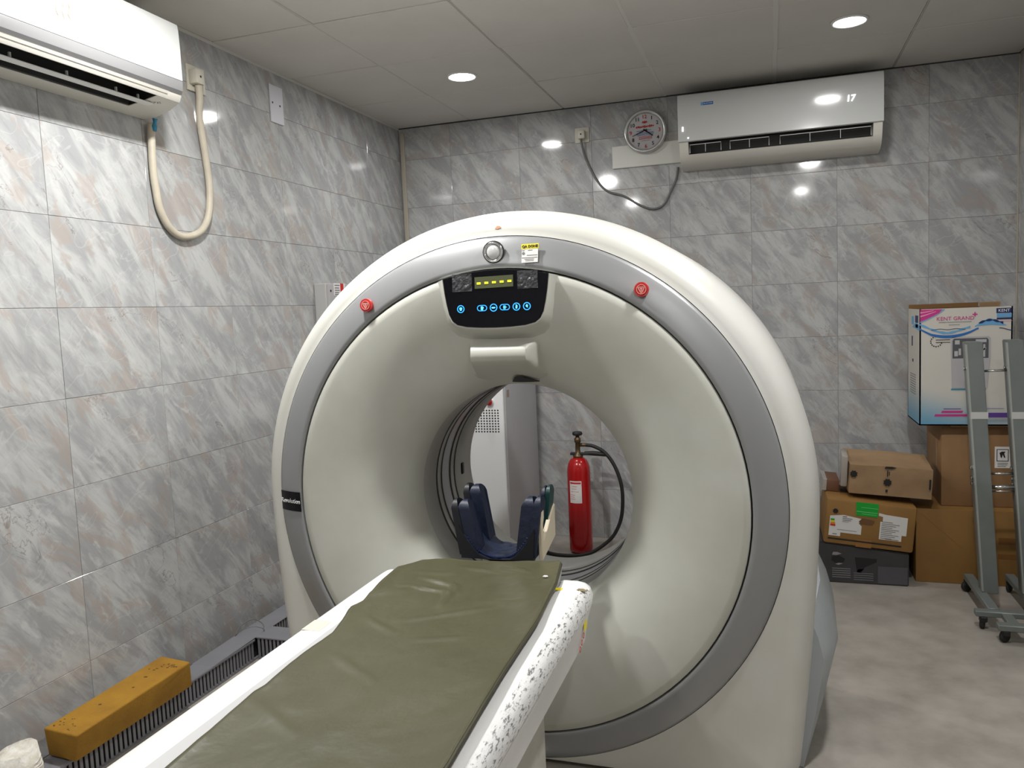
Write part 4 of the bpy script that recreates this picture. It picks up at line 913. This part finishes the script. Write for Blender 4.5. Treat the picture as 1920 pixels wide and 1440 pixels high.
dt = thing('cable_duct', 'grey slotted cable duct running along the foot of the left wall', 'cable duct', (0.105, -2.4, 0))
YD0, YD1 = -3.35, -1.50
obj('duct_base', bxm((DB, YD0, 0.0), (DW, YD1, 0.008)), MAT['duct'], dt)
obj('duct_back', bxm((DB, YD0, 0.006), (DB+0.003, YD1, DH-0.006)), MAT['duct'], dt)
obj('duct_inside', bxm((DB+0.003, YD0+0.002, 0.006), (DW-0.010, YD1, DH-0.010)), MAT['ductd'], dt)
slotted(dt, (DW-0.003, YD0, 0.006), (DW-0.003, -2.027, 0.006), XP, 'duct_finger', 66)
obj('duct_lid', bxm((DB-0.002, YD0, DH-0.010), (DW+0.002, -2.28, DH-0.006), 0.0015, 1), MAT['duct'], dt)
obj('duct_lid', bxm((DB-0.002, -2.292, DH-0.004), (DW+0.003, -1.90, DH+0.002), 0.002, 1, rotm('X', 0.020, Vector((0.1, -1.90, DH)))), MAT['duct'], dt)
obj('duct_lid', bxm((DB-0.002, -1.90, DH-0.006), (DW+0.003, YD1, DH), 0.002, 1), MAT['duct'], dt)
obj('lid_rail', bxm((DW-0.006, YD0, DH-0.018), (DW+0.0035, -2.02, DH-0.008), 0.002, 1), MAT['duct'], dt)
slotted(dt, (DW-0.003, -1.885, 0.006), (DW-0.003, YD1, 0.006), XP, 'duct_finger', 20)
br = thing('branch_duct', 'short grey slotted duct branching from the wall duct towards the gantry', 'cable duct', (0.30, -1.96, 0))
obj('duct_base', bxm((DW+0.004, -2.013, 0), (0.62, -1.905, 0.008)), MAT['duct'], br)
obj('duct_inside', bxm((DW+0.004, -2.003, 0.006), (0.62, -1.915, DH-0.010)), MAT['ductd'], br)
obj('duct_lid', bxm((DW+0.0035, -2.017, DH-0.007), (0.62, -1.900, DH+0.001), 0.002, 1), MAT['duct'], br)
slotted(br, (DW+0.006, -2.011, 0.006), (0.62, -2.011, 0.006), YM, 'duct_finger', 24)
bm = bmesh.new(); tube(bm, spline([(0.066, -2.03, 0.102), (0.066, -1.985, 0.130), (0.095, -1.94, 0.142), (0.145, -1.945, 0.128), (0.165, -1.965, 0.106)], 6), 0.0022, 6); tag(obj('loose_wire', bm, MAT['gcable'], None, True, at=(0.11, -1.96, 0.1)), 'thin dark wire arching over the duct joint by the left wall', 'wire')
# sponge block
bm = bmesh.new(); zt_, zb2 = 0.200, DH-0.003
tv = [(0.082, -2.981, zt_), (0.229, -2.994, zt_), (0.212, -2.471, zt_), (0.065, -2.452, zt_)]; bv = [(0.070, -2.962, zb2), (0.193, -2.972, zb2), (0.198, -2.452, zb2), (0.066, -2.440, zb2)]
T = [bm.verts.new(p) for p in tv]; B = [bm.verts.new(p) for p in bv]
bm.faces.new(T); bm.faces.new(B[::-1])
for i in range(4): bm.faces.new((B[i], B[(i+1) % 4], T[(i+1) % 4], T[i]))
bmesh.ops.bevel(bm, geom=bm.edges[:], offset=0.008, segments=4, profile=0.5, affect='EDGES')
sg = obj('foam_block', bm, MAT['sponge'], None, auto=40, at=(0.14, -2.7, DH)); tag(sg, 'long mustard yellow foam positioning block resting on the grey cable duct', 'foam block')
bm = bmesh.new(); rs = random.Random(3)
for (x, y, k, r) in ((0.150, -2.535, 6, 0.005), (0.180, -2.53, 5, 0.0055), (0.14, -2.615, 1, 0.007), (0.115, -2.56, 3, 0.005), (0.158, -2.69, 1, 0.008), (0.14, -2.815, 1, 0.007), (0.12, -2.935, 9, 0.0036), (0.165, -2.95, 5, 0.0036)):
    for _ in range(k):
        px, py = x+rs.uniform(-.02, .02)*(k > 1), y+rs.uniform(-.03, .03)*(k > 1); rr = r*rs.uniform(.6, 1.1)
        poly(bm, [(rr*math.cos(a)*rs.uniform(.7, 1.2), rr*math.sin(a)*rs.uniform(.5, 1)) for a in [2*PI*i/7 for i in range(7)]], (px, py, zt_-0.0002), XP, YP, 0.0006)
o_ = obj('torn_pits', bm, MAT['hole'], sg); o_['kind'] = 'stuff'
# gauze roll
gz = thing('gauze_roll', 'crumpled white gauze roll standing on the duct next to the yellow foam block', 'gauze roll', (0.11, -3.09, DH-0.006))
bm = bmesh.new(); gfun = lambda a, b, h: Vector((0.115+a, -3.095+b, DH-0.006+h))
lathe(bm, [(0, 0.0), (0.050, 0.0), (0.056, 0.008), (0.057, 0.05), (0.052, 0.105), (0.040, 0.083), (0.02, 0.086), (0, 0.086)], gfun, 40)
for v in bm.verts:
    d = 0.005*mnoise.noise(v.co*30)+0.003*mnoise.noise(v.co*75); c0 = Vector((0.115, -3.095, v.co.z)); dirv = (v.co-c0)
    if dirv.length > 1e-4: v.co += dirv.normalized()*d
    if v.co.z > DH+0.05: v.co.z += 0.006*mnoise.noise(v.co*28)+0.12*(v.co.y+3.095)*0.6
obj('roll_body', bm, MAT['cloth'], gz, True)
for k in range(6):
    bm = bmesh.new(); z0 = DH+0.010+0.011*k
    tube(bm, [Vector((0.115+(0.0575-0.0010*max(0, k-3)*2)*math.cos(a), -3.095+(0.0575-0.001*max(0, k-3)*2)*math.sin(a), z0+0.006*math.sin(a+k)+0.002*math.sin(3*a+k))) for a in [2*PI*i/28 for i in range(29)]], 0.0032, 6); obj('gauze_wrap', bm, MAT['cloth'], gz, True)

# ------------------------------------------------------------------ cartons in the right corner
def carton(name, label, a, b, m, mtx=None, bev=0.004, cat='box'):
    c0 = ((a[0]+b[0])/2, (a[1]+b[1])/2, a[2]); t = thing(name, label, cat, c0)
    obj('carton_body', bxm(a, b, bev, 2, mtx), m, t, auto=40); return t
def fl(t, name, pts, o, m, mtx=None, rv=XP, uv=ZP, h=0.0008):
    bm = bmesh.new()
    for p in pts: poly(bm, p, o, rv, uv, h)
    if mtx is not None: bmesh.ops.transform(bm, matrix=mtx, verts=bm.verts)
    o_ = obj(name, bm, m, t)
    if len(pts) > 1: o_['kind'] = 'stuff'
    return o_
def R4(u0, v0, u1, v1): return [(u0, v0), (u1, v0), (u1, v1), (u0, v1)]
def emblem(t, name, u, v, r, o, m, mtx=None):
    """round monogram-like stamp"""
    pts = [[(u+r*(1 if i % 2 else 0.78)*math.cos(2*PI*i/16), v+r*(1 if i % 2 else 0.78)*math.sin(2*PI*i/16)) for i in range(16)]]
    return fl(t, name, pts, o, m, mtx)
# 1 charcoal printed box on the floor
t = thing('cardboard_box', 'charcoal printed box with dark pictures on the floor, bottom of the left stack', 'box', (2.69, -0.40, 0))
bm = bmesh.new(); bv = [(2.46, -0.585, 0), (2.885, -0.585, 0), (2.885, -0.22, 0), (2.46, -0.22, 0)]; tz = [0.209, 0.164, 0.164, 0.209]
B = [bm.verts.new(p) for p in bv]; T = [bm.verts.new((p[0], p[1], z)) for p, z in zip(bv, tz)]
bm.faces.new(T); bm.faces.new(B[::-1])
for i in range(4): bm.faces.new((B[i], B[(i+1) % 4], T[(i+1) % 4], T[i]))
bmesh.ops.bevel(bm, geom=bm.edges[:], offset=0.005, segments=2, affect='EDGES'); obj('carton_body', bm, MAT['darkbox'], t, auto=40)
o = Vector((2.505, -0.5855, 0))
fl(t, 'picture_print', [[(0.055, 0.16), (0.17, 0.145), (0.16, 0.125), (0.12, 0.11), (0.10, 0.06), (0.125, 0.05), (0.135, 0.075), (0.19, 0.10)][::-1]] and [[(0.135, 0.135), (0.145, 0.06), (0.165, 0.055), (0.18, 0.085), (0.235, 0.115), (0.235, 0.13)], [(0.025, 0.115), (0.05, 0.10), (0.085, 0.108), (0.09, 0.125), (0.06, 0.14), (0.03, 0.135)]], o, MAT['ink'])
fl(t, 'pale_highlight', [[(0.03, 0.143), (0.05, 0.142), (0.075, 0.150), (0.055, 0.158), (0.035, 0.158)], [(0.045, 0.096), (0.06, 0.092), (0.08, 0.100), (0.06, 0.104)]], o, mat('pale_pink_print', (0.30, 0.26, 0.28), 0.5))
fl(t, 'red_accent', [[(0.143, 0.060), (0.160, 0.060), (0.178, 0.078), (0.150, 0.074)]], o, mat('dark_red_print', (0.22, 0.01, 0.02), 0.5))
fl(t, 'print_lines', [R4(0.03, 0.028+0.011*k, 0.115, 0.032+0.011*k) for k in range(5)] + [R4(0.13, 0.02+0.011*k, 0.22, 0.023+0.011*k) for k in range(4)], o, MAT['palelines'])
fl(t, 'grey_panel', [R4(0.24, 0.008, 0.373, 0.095)], o, mat('grey_box_panel', (0.085, 0.083, 0.092), 0.5))
# 2 labelled carton, leaning
mt = rotm('Y', math.radians(5.2), Vector((2.885, -0.4, 0.172)))
t = carton('cardboard_box', 'yellow-brown carton with two white labels and green tape, middle of the left stack', (2.49, -0.60, 0.1725), (2.900, -0.24, 0.400), MAT['cardb'], mt, 0.012)
o = Vector((2.49, -0.6005, 0.1725))
fl(t, 'shipping_label', [[(0.022, 0.042), (0.076, 0.042), (0.076, 0.062), (0.170, 0.062), (0.170, 0.105), (0.155, 0.118), (0.175, 0.137), (0.168, 0.142), (0.085, 0.152), (0.022, 0.142)]], o, MAT['paper'], mt)
fl(t, 'shipping_label', [[(0.252, 0.052), (0.352, 0.052), (0.352, 0.082), (0.372, 0.082), (0.372, 0.172), (0.272, 0.177), (0.242, 0.182), (0.242, 0.168), (0.262, 0.165), (0.262, 0.14), (0.252, 0.14)]], o, MAT['paper'], mt)
o2 = o+Vector((0, -0.001, 0))
fl(t, 'label_print', [R4(0.08, 0.142, 0.10, 0.146), R4(0.08, 0.134, 0.125, 0.137), R4(0.08, 0.125, 0.12, 0.128), R4(0.08, 0.118, 0.11, 0.12), R4(0.06, 0.075, 0.15, 0.077), R4(0.04, 0.05, 0.06, 0.054)] + [R4(0.258, 0.058+0.009*k, 0.258+0.05+0.03*((k*7) % 3)/2, 0.0605+0.009*k) for k in range(10)] + [R4(0.28, 0.055, 0.34, 0.058)], o2, MAT['greytxt'], mt)
for k, mm in enumerate(('greenp', 'yellowp', 'orangep', 'redp')): fl(t, 'energy_stripe', [R4(0.026, 0.120-0.0095*k, 0.044+0.002*k, 0.1285-0.0095*k)], o2, MAT[mm], mt)
fl(t, 'green_tape', [[(0.140, 0.158), (0.238, 0.158), (0.238, 0.2255), (0.135, 0.2255)]], o2, MAT['greenp'], mt)
fl(t, 'tape_shine', [R4(0.14, 0.178, 0.236, 0.180), R4(0.16, 0.200, 0.236, 0.2015), R4(0.165, 0.168, 0.232, 0.1695)], o2+Vector((0, -0.001, 0)), mat('green_shine', (0.25, 0.75, 0.3), 0.25), mt)
fl(t, 'hand_hole', [[(0.155, 0.128), (0.165, 0.116), (0.215, 0.116), (0.225, 0.128), (0.225, 0.140), (0.17, 0.147)]], o2, MAT['cardd'], mt)
fl(t, 'black_line', [R4(0.02, 0.024, 0.355, 0.031)], o2, MAT['ink'], mt)
emblem(t, 'maker_stamp', 0.045, 0.168, 0.014, o2, MAT['ink'], mt)
fl(t, 'packing_tape', [R4(0.150, 0.0, 0.222, 0.040)], o, mat('brown_tape', (0.30, 0.13, 0.03), 0.35), mt)
# 3 small carton wrapped in plastic at the left of the stack
mt3 = rotm('Y', math.radians(5.2), Vector((2.885, -0.4, 0.172)))
t = carton('cardboard_box', 'small dark brown carton with shiny tape lying behind the crushed carton, against the gantry side', (2.478, -0.44, 0.4015), (2.556, -0.235, 0.462), mat('red_brown_card', (0.17, 0.075, 0.04), 0.6), mt3, 0.004)
bm = bmesh.new(); box(bm, (2.476, -0.4425, 0.4015), (2.497, -0.233, 0.464), 0.003, 1, mt3); obj('packing_tape', bm, MAT['tape'], t)
# 4 crushed carton on top
M4 = rotm('Z', math.radians(-3), Vector((2.81, -0.4, 0.5))) @ rotm('Y', math.radians(3.0), Vector((3.0, -0.4, 0.43)))
t = thing('cardboard_box', 'crushed tan carton with black stamps, topmost of the left stack', 'box', (2.81, -0.42, 0.43))
bm = bmesh.new(); cs = [(2.625, -0.545), (2.995, -0.545), (2.985, -0.26), (2.60, -0.26)]
B = [bm.verts.new((x, y, 0.4305)) for x, y in cs]; T = [bm.verts.new((x, y, z)) for (x, y), z in zip(cs, (0.577, 0.577, 0.60, 0.606))]
bm.faces.new(T); bm.faces.new(B[::-1])
for i in range(4): bm.faces.new((B[i], B[(i+1) % 4], T[(i+1) % 4], T[i]))
bmesh.ops.subdivide_edges(bm, edges=bm.edges[:], cuts=6, use_grid_fill=True)
for v in bm.verts:
    if v.co.z > 0.434: v.co += Vector((0.006*mnoise.noise(v.co*9), 0.010*mnoise.noise(v.co*8+Vector((5, 0, 0))), 0.006*mnoise.noise(v.co*7+Vector((0, 9, 0)))))
bmesh.ops.transform(bm, matrix=M4, verts=bm.verts); obj('carton_body', bm, MAT['cardl'], t, auto=40)
o4 = Vector((2.625, -0.556, 0.4305))
emblem(t, 'maker_stamp', 0.018, 0.100, 0.019, o4, MAT['ink'], M4); emblem(t, 'maker_stamp', 0.172, 0.070, 0.020, o4, MAT['ink'], M4)
fl(t, 'stamp_print', [[(0.155, 0.138), (0.19, 0.138), (0.21, 0.145), (0.19, 0.150), (0.16, 0.148)], R4(0.168, 0.10, 0.173, 0.13), R4(0.176, 0.105, 0.180, 0.125), R4(0.165, 0.022, 0.175, 0.034), R4(0.355, 0.05, 0.363, 0.10)], o4, MAT['ink'], M4)
bm = bmesh.new(); box(bm, (2.585, -0.51, 0.45), (2.618, -0.29, 0.608), 0.008, 2)
for v in bm.verts: v.co += Vector((0.008*mnoise.noise(v.co*14), 0.008*mnoise.noise(v.co*12), 0))
bmesh.ops.transform(bm, matrix=M4, verts=bm.verts); obj('plastic_wrap', bm, MAT['tape'], t, auto=40)
# 5 big lower carton, 6 upper carton
t = carton('cardboard_box', 'large plain brown carton on the floor behind the metal stand', (2.928, -0.50, 0), (3.40, -0.06, 0.372), MAT['cardb'], None, 0.004)
fl(t, 'fold_crease', [[(0.03, 0.34), (0.035, 0.335), (0.20, 0.185), (0.195, 0.19)]], Vector((2.928, -0.5005, 0)), mat('crease_brown', (0.25, 0.12, 0.03), 0.8))
fl(t, 'packing_tape', [R4(0.36, 0.21, 0.472, 0.24), R4(0.36, 0.135, 0.472, 0.16)], Vector((2.928, -0.5005, 0)), mat('dark_tape', (0.20, 0.085, 0.02), 0.3))
t = carton('cardboard_box', 'brown carton with fragile label between the big plain carton and the white printed box', (3.052, -0.43, 0.373), (3.42, -0.05, 0.785), MAT['card'], None, 0.004)
o = Vector((3.052, -0.4305, 0.373))
fl(t, 'fragile_label', [R4(0.232, 0.195, 0.300, 0.300)], o, MAT['paper'])
o2 = o+Vector((0, -0.001, 0))
fl(t, 'fragile_symbol', [R4(0.240, 0.228, 0.243, 0.288), R4(0.288, 0.228, 0.291, 0.288), R4(0.240, 0.285, 0.291, 0.288), R4(0.240, 0.228, 0.291, 0.231), [(0.258, 0.246), (0.262, 0.246), (0.266, 0.262), (0.272, 0.246), (0.277, 0.246), (0.272, 0.268), (0.278, 0.276), (0.262, 0.276), (0.252, 0.270)], R4(0.244, 0.218, 0.288, 0.220), R4(0.244, 0.210, 0.286, 0.212), R4(0.244, 0.202, 0.280, 0.204)], o2, MAT['ink'])
fl(t, 'hand_hole', [R4(-0.13, 0.18, -0.10, 0.32)], Vector((3.0518, -0.43, 0.373)), MAT['cardl'], None, YM, ZP)
# torn flap
bm = bmesh.new(); box(bm, (3.09, -0.46, 0.768), (3.36, -0.431, 0.778), 0.002, 1, rotm('X', -0.3, Vector((3.2, -0.43, 0.78)))); obj('torn_flap', bm, MAT['cardl'], t)
# 7 white printed purifier box, open at the top
KX0, KX1, KY0, KY1, KZ0, KZ1 = 2.942, 3.335, -0.50, -0.165, 0.7865, 1.352
kt = thing('printed_box', 'open white and blue printed product carton on top of the brown carton in the corner', 'box', (KX0, KY0, KZ0))
th_ = 0.006
bm = bmesh.new()
box(bm, (KX0, KY0, KZ0), (KX1, KY0+th_, KZ1)); box(bm, (KX0, KY0, KZ0), (KX0+th_, KY1, KZ1)); box(bm, (KX1-th_, KY0, KZ0), (KX1, KY1, KZ1)); box(bm, (KX0, KY0, KZ0), (KX1, KY1, KZ0+th_))
obj('carton_body', bm, MAT['kent'], kt)
bm = bmesh.new(); box(bm, (KX0, KY1-th_, KZ0), (KX1, KY1, KZ1)); box(bm, (KX0+th_, KY0+th_, KZ0+th_), (KX0+th_+0.001, KY1-th_, KZ1-0.001)); box(bm, (KX1-th_-0.001, KY0+th_, KZ0+th_), (KX1-th_, KY1-th_, KZ1-0.001)); box(bm, (KX0+th_, KY0+th_, KZ0+th_), (KX1-th_, KY0+th_+0.001, KZ1-0.001)); obj('brown_inside', bm, MAT['cardd'], kt)
bm = bmesh.new(); box(bm, (KX0+0.003, KY1-0.004, KZ1-0.002), (KX1-0.07, KY1, KZ1+0.02)); lab(obj('raised_flap', bm, mat('flap_brown', (0.20, 0.10, 0.03), 0.7), kt), 'brown inner flap standing up at the back')
bm = bmesh.new(); box(bm, (KX1-0.09, KY1-0.12, KZ1-0.002), (KX1+0.0, KY1-0.11, KZ1+0.022), 0, 1, rotm('X', 0.2, Vector((3.3, KY1-0.11, KZ1)))); obj('side_flap', bm, MAT['cardl'], kt)
ko = Vector((KX0, KY0-0.0002, KZ0)); kf = lambda n, p, m, d=0: fl(kt, n, p, ko+Vector((0, -0.0007*d, 0)), MAT[m] if isinstance(m, str) else m)
def wave(vc, amp, half, u0, u1, ph, n=26):
    up_ = [(u0+(u1-u0)*i/n, vc(u0+(u1-u0)*i/n)+half(i/n)) for i in range(n+1)]; dn = [(u0+(u1-u0)*i/n, vc(u0+(u1-u0)*i/n)-half(i/n)) for i in range(n, -1, -1)]
    return up_+dn
Wd = KX1-KX0
wc = lambda u: 0.470 - 0.028*math.sin(PI*min(1, max(0, u/(Wd*0.62)))) + 0.022*math.exp(-((u-0.30)/0.05)**2) - (0.0 if u > 0.05 else -0.012*(1-u/0.05))
kf('water_wave', [wave(lambda u: wc(u)-0.012, 0, lambda t: 0.004+0.003*math.sin(t*PI), 0, Wd*0.64, 0)], 'blue', 1)
kf('water_wave', [wave(lambda u: wc(u)+0.010+0.004*math.sin(u*40), 0, lambda t: 0.0035+0.0025*math.sin(t*17)**2, 0, Wd*0.55, 0), wave(lambda u: wc(u)+0.004, 0, lambda t: 0.002+0.013*math.sin(t*PI)**1.5, Wd*0.60, Wd*0.93, 0)], 'lblue', 1)
kf('water_wave', [wave(lambda u: wc(u)+0.012, 0, lambda t: 0.0012+0.005*abs(math.sin(t*11)), Wd*0.64, Wd*0.9, 0), wave(lambda u: 0.459+0.006*math.sin(u*60), 0, lambda t: 0.0018, Wd*0.86, Wd, 0), wave(lambda u: 0.466+0.002*math.sin(u*90), 0, lambda t: 0.0012, 0.05, Wd*0.5, 0)], 'navyp', 2)
kf('pink_swoosh', [[(0.002, 0.563), (0.002, 0.505), (0.02, 0.512), (0.06, 0.532), (0.085, 0.545), (0.098, 0.563)]], 'magenta', 1)
kf('pink_swoosh', [[(0.002, 0.545), (0.02, 0.548), (0.06, 0.556), (0.06, 0.559), (0.02, 0.553), (0.002, 0.552)], [(0.002, 0.527), (0.03, 0.536), (0.07, 0.551), (0.07, 0.554), (0.03, 0.541), (0.002, 0.534)]], 'pinkp', 2)
kf('swoosh_edge', [[(0.002, 0.505), (0.002, 0.499), (0.03, 0.512), (0.07, 0.533), (0.095, 0.550), (0.108, 0.563), (0.098, 0.563), (0.085, 0.545), (0.06, 0.532), (0.02, 0.512)]], 'lblue', 1)
text('product_lettering', 'KENT GRAND', 0.0255, ko+Vector((0.153, -0.001, 0.516)), XP, ZP, MAT['magenta'], kt)
text('product_lettering', '+', 0.040, ko+Vector((0.236, -0.001, 0.531)), XP, ZP, MAT['magenta'], kt, thick=0.001)
kf('rule_lines', [R4(0.082, 0.4985, 0.222, 0.5005), R4(0.125, 0.486, 0.172, 0.488)], 'greytxt', 1)
kf('logo_block', [R4(0.325, 0.535, 0.388, 0.558), R4(0.327, 0.505, 0.388, 0.513)], 'navyp', 1)
kf('logo_band', [R4(0.327, 0.515, 0.388, 0.533)], 'lblue', 1)
text('logo_lettering', 'KENT', 0.019, ko+Vector((0.3565, -0.0022, 0.5462)), XP, ZP, MAT['whitep'], kt)
kf('small_text_line', [R4(0.325, 0.496, 0.39, 0.498)], 'pinkp', 1)
kf('purifier_picture', [[(0.135, 0.345), (0.135, 0.415), (0.142, 0.428), (0.295, 0.428), (0.302, 0.42), (0.302, 0.33), (0.29, 0.18), (0.14, 0.18)]], mat('picture_grey', (0.42, 0.41, 0.42), 0.5), 1)
kf('purifier_window', [[(0.142, 0.325), (0.142, 0.410), (0.148, 0.420), (0.288, 0.420), (0.294, 0.41), (0.294, 0.325)]], mat('picture_dark', (0.09, 0.09, 0.10), 0.4), 2)
kf('purifier_detail', [R4(0.150, 0.335, 0.165, 0.36), R4(0.168, 0.34, 0.178, 0.372), R4(0.152, 0.392, 0.172, 0.412), R4(0.255, 0.335, 0.268, 0.365), R4(0.272, 0.33, 0.280, 0.39), R4(0.24, 0.40, 0.285, 0.414), [(0.243, 0.336), (0.250, 0.336), (0.285, 0.372), (0.28, 0.376)]], mat('picture_pale', (0.45, 0.45, 0.46), 0.5), 3)
kf('purifier_base_line', [R4(0.137, 0.172, 0.285, 0.179)], mat('teal_print', (0.04, 0.24, 0.36), 0.5), 1)
bm = bmesh.new()
for i in range(11):
    a = math.radians(100+24*i)*1.0; disc(bm, ko+Vector((0.072+0.024*math.cos(a), -0.0008, 0.408+0.024*math.sin(a))), XP, ZP, 0.0032, 0.0006, 8)
rect(bm, 0.07, 0.414, 0.132, 0.417, ko+Vector((0, -0.0008, 0)), XP, ZP); rect(bm, 0.07, 0.402, 0.132, 0.405, ko+Vector((0, -0.0008, 0)), XP, ZP); obj('callout_print', bm, MAT['ink'], kt)
kf('red_text_line', [[(0.095, 0.062), (0.185, 0.062), (0.189, 0.072), (0.099, 0.072)], [(0.065, 0.045), (0.205, 0.045), (0.209, 0.055), (0.069, 0.055)]], 'magenta', 1)
kf('small_text_line', [R4(0.105, 0.08, 0.18, 0.083), R4(0.26, 0.082, 0.36, 0.0835)], 'purple', 1)
kf('claims_panel', [R4(0.262, 0.040, 0.382, 0.062)], 'purple', 1)
# left face print
lf = lambda n, p, m: fl(kt, n, p, Vector((KX0-0.0002, KY0, KZ0)), MAT[m], None, YM, ZP)
lf('code_panel', [R4(-0.12, 0.50, -0.04, 0.535), R4(-0.11, 0.475, -0.04, 0.492)], 'navyp'); lf('code_panel', [R4(-0.22, 0.49, -0.16, 0.53)], 'lblue')
lf('side_wave', [[(-0.001, 0.462), (-0.001, 0.482), (-0.08, 0.505), (-0.16, 0.487), (-0.2, 0.475), (-0.1, 0.47)]], 'lblue')
lf('side_print', [R4(-0.22, 0.38, -0.19, 0.43), R4(-0.2, 0.30, -0.17, 0.315)], 'navyp')
lf('side_text', [R4(-0.26, 0.14+0.012*k, -0.10, 0.144+0.012*k) for k in range(9)] , 'palelines')

# ------------------------------------------------------------------ wheeled steel stand
sd = thing('wheeled_stand', 'grey steel double-post stand on small black castors before the cartons', 'stand', (3.18, -0.9, 0))
def post(xt, xb, y, zt, zb_, wdt, dep, lx):
    """leaning channel: front flange plus a narrower darker side"""
    v = []
    bm = bmesh.new(); pts = [(-wdt/2, 0), (wdt/2, 0), (wdt/2, dep), (-wdt/2, dep)]
    A = [bm.verts.new((xb+u, y+d, zb_)) for u, d in pts]; B = [bm.verts.new((xt+u, y+d, zt)) for u, d in pts]
    bm.faces.new(A[::-1]); bm.faces.new(B)
    for i in range(4): bm.faces.new((A[i], A[(i+1) % 4], B[(i+1) % 4], B[i]))
    bmesh.ops.bevel(bm, geom=bm.edges[:], offset=0.003, segments=2, affect='EDGES')
    p = obj('post', bm, MAT['steel'], sd, auto=40)
    bm = bmesh.new()
    A = [bm.verts.new((xb-wdt/2+u, y-0.0015+d, zb_+0.01)) for u, d in ((-0.003, 0), (0.004, 0), (0.004, 0.02), (-0.003, 0.02))]; B = [bm.verts.new((xt-wdt/2+u, y-0.0015+d, zt-0.01)) for u, d in ((-0.003, 0), (0.004, 0), (0.004, 0.02), (-0.003, 0.02))]
    bm.faces.new(A[::-1]); bm.faces.new(B)
    for i in range(4): bm.faces.new((A[i], A[(i+1) % 4], B[(i+1) % 4], B[i]))
    obj('post_edge', bm, MAT['steeledge'], p)
    tz = 0.885; k = (tz-zb_)/(zt-zb_); xm = xb+(xt-xb)*k
    obj('white_tape', bxm((xm-wdt/2-0.001, y-0.002, tz-0.015), (xm+wdt/2+0.003, y+dep*0.4, tz+0.015)), MAT['tapew'], p)
    bm = bmesh.new()
    for zz in (1.09, 0.645, 0.60, 0.575): 
        k = (zz-zb_)/(zt-zb_); xm = xb+(xt-xb)*k; disc(bm, (xm-wdt/2, y+dep*0.5, zz), YM, ZP, 0.009, 0.010, 10)
    obj('bolt_head', bm, MAT['rodm'], p)
    return p
post(3.098, 3.173, -0.86, 1.208, 0.083, 0.064, 0.075, 0)
post(3.254, 3.332, -0.86, 1.212, 0.083, 0.064, 0.075, 0)
for z, r_ in ((1.078, 0.0055), (0.622, 0.0055), (0.562, 0.009), (0.543, 0.004)):
    k = (z-0.083)/(1.208-0.083); x0 = 3.173+(3.098-3.173)*k+0.03
    bm = bmesh.new(); tube(bm, [(x0, -0.835, z), (x0+0.10, -0.835, z+0.003)], r_, 10); obj('cross_rod', bm, MAT['rodm'], sd, True)
def bar(a, b): obj('base_bar', bxm(a, b, 0.003, 1), MAT['steel'], sd, auto=40)
bar((3.118, -1.055, 0.062), (3.160, -0.60, 0.088)); bar((3.298, -1.06, 0.062), (3.340, -0.57, 0.088))
bar((3.065, -1.085, 0.058), (3.47, -1.045, 0.082)); bar((3.115, -1.225, 0.055), (3.47, -1.180, 0.080))
bar((3.16, -1.20, 0.057), (3.20, -1.06, 0.079)); bar((3.38, -1.20, 0.057), (3.42, -1.06, 0.079))
def castor(x, y, zt, yawd=0.0):
    t = obj('castor', bxm((x-0.014, y-0.016, 0.034), (x+0.014, y+0.016, zt), 0.004, 1), MAT['mblack'], sd)
    bm = bmesh.new(); lathe(bm, [(0, -0.010), (0.020, -0.010), (0.025, -0.006), (0.025, 0.006), (0.020, 0.010), (0, 0.010)], lambda a, b, h: Vector((x+a*math.sin(yawd)+h*math.cos(yawd), y+0.012+a*math.cos(yawd)-h*math.sin(yawd), 0.0255+b)), 20); obj('wheel', bm, MAT['blackrub'], t, True)
castor(3.095, -1.072, 0.058, 0.3); castor(3.145, -1.208, 0.056, 0.9); castor(3.132, -0.615, 0.062, 1.2); castor(3.318, -0.585, 0.062, 0.5); castor(3.30, -1.07, 0.058, 1.1)

# ------------------------------------------------------------------ ceiling downlights (fittings)
names = ['round recessed ceiling downlight above the gantry, left of the two in view', 'round recessed ceiling downlight above the back air conditioner', 'round ceiling downlight over the left side of the patient table', 'round ceiling downlight over the right side of the patient table', 'round ceiling downlight behind the camera on the left wall side', 'round ceiling downlight behind the camera on the right wall side']
for (x, y), nm in zip(LAMPS, names):
    t = thing('ceiling_downlight', nm, 'downlight', (x, y, H), 'recessed ceiling downlights')
    lf_ = lambda a, b, h, x=x, y=y: Vector((x+a, y+b, H-h))
    bm = bmesh.new(); lathe(bm, [(0.066, -0.001), (0.078, -0.001), (0.078, 0.003), (0.072, 0.008), (0.066, 0.006)], lf_, 40, close=True); obj('bezel', bm, MAT['white'], t, True)
    bm = bmesh.new(); lathe(bm, [(0, 0.0055), (0.050, 0.0055), (0.0665, 0.004)], lf_, 40); obj('diffuser', bm, MAT['lampglow'], t, True)
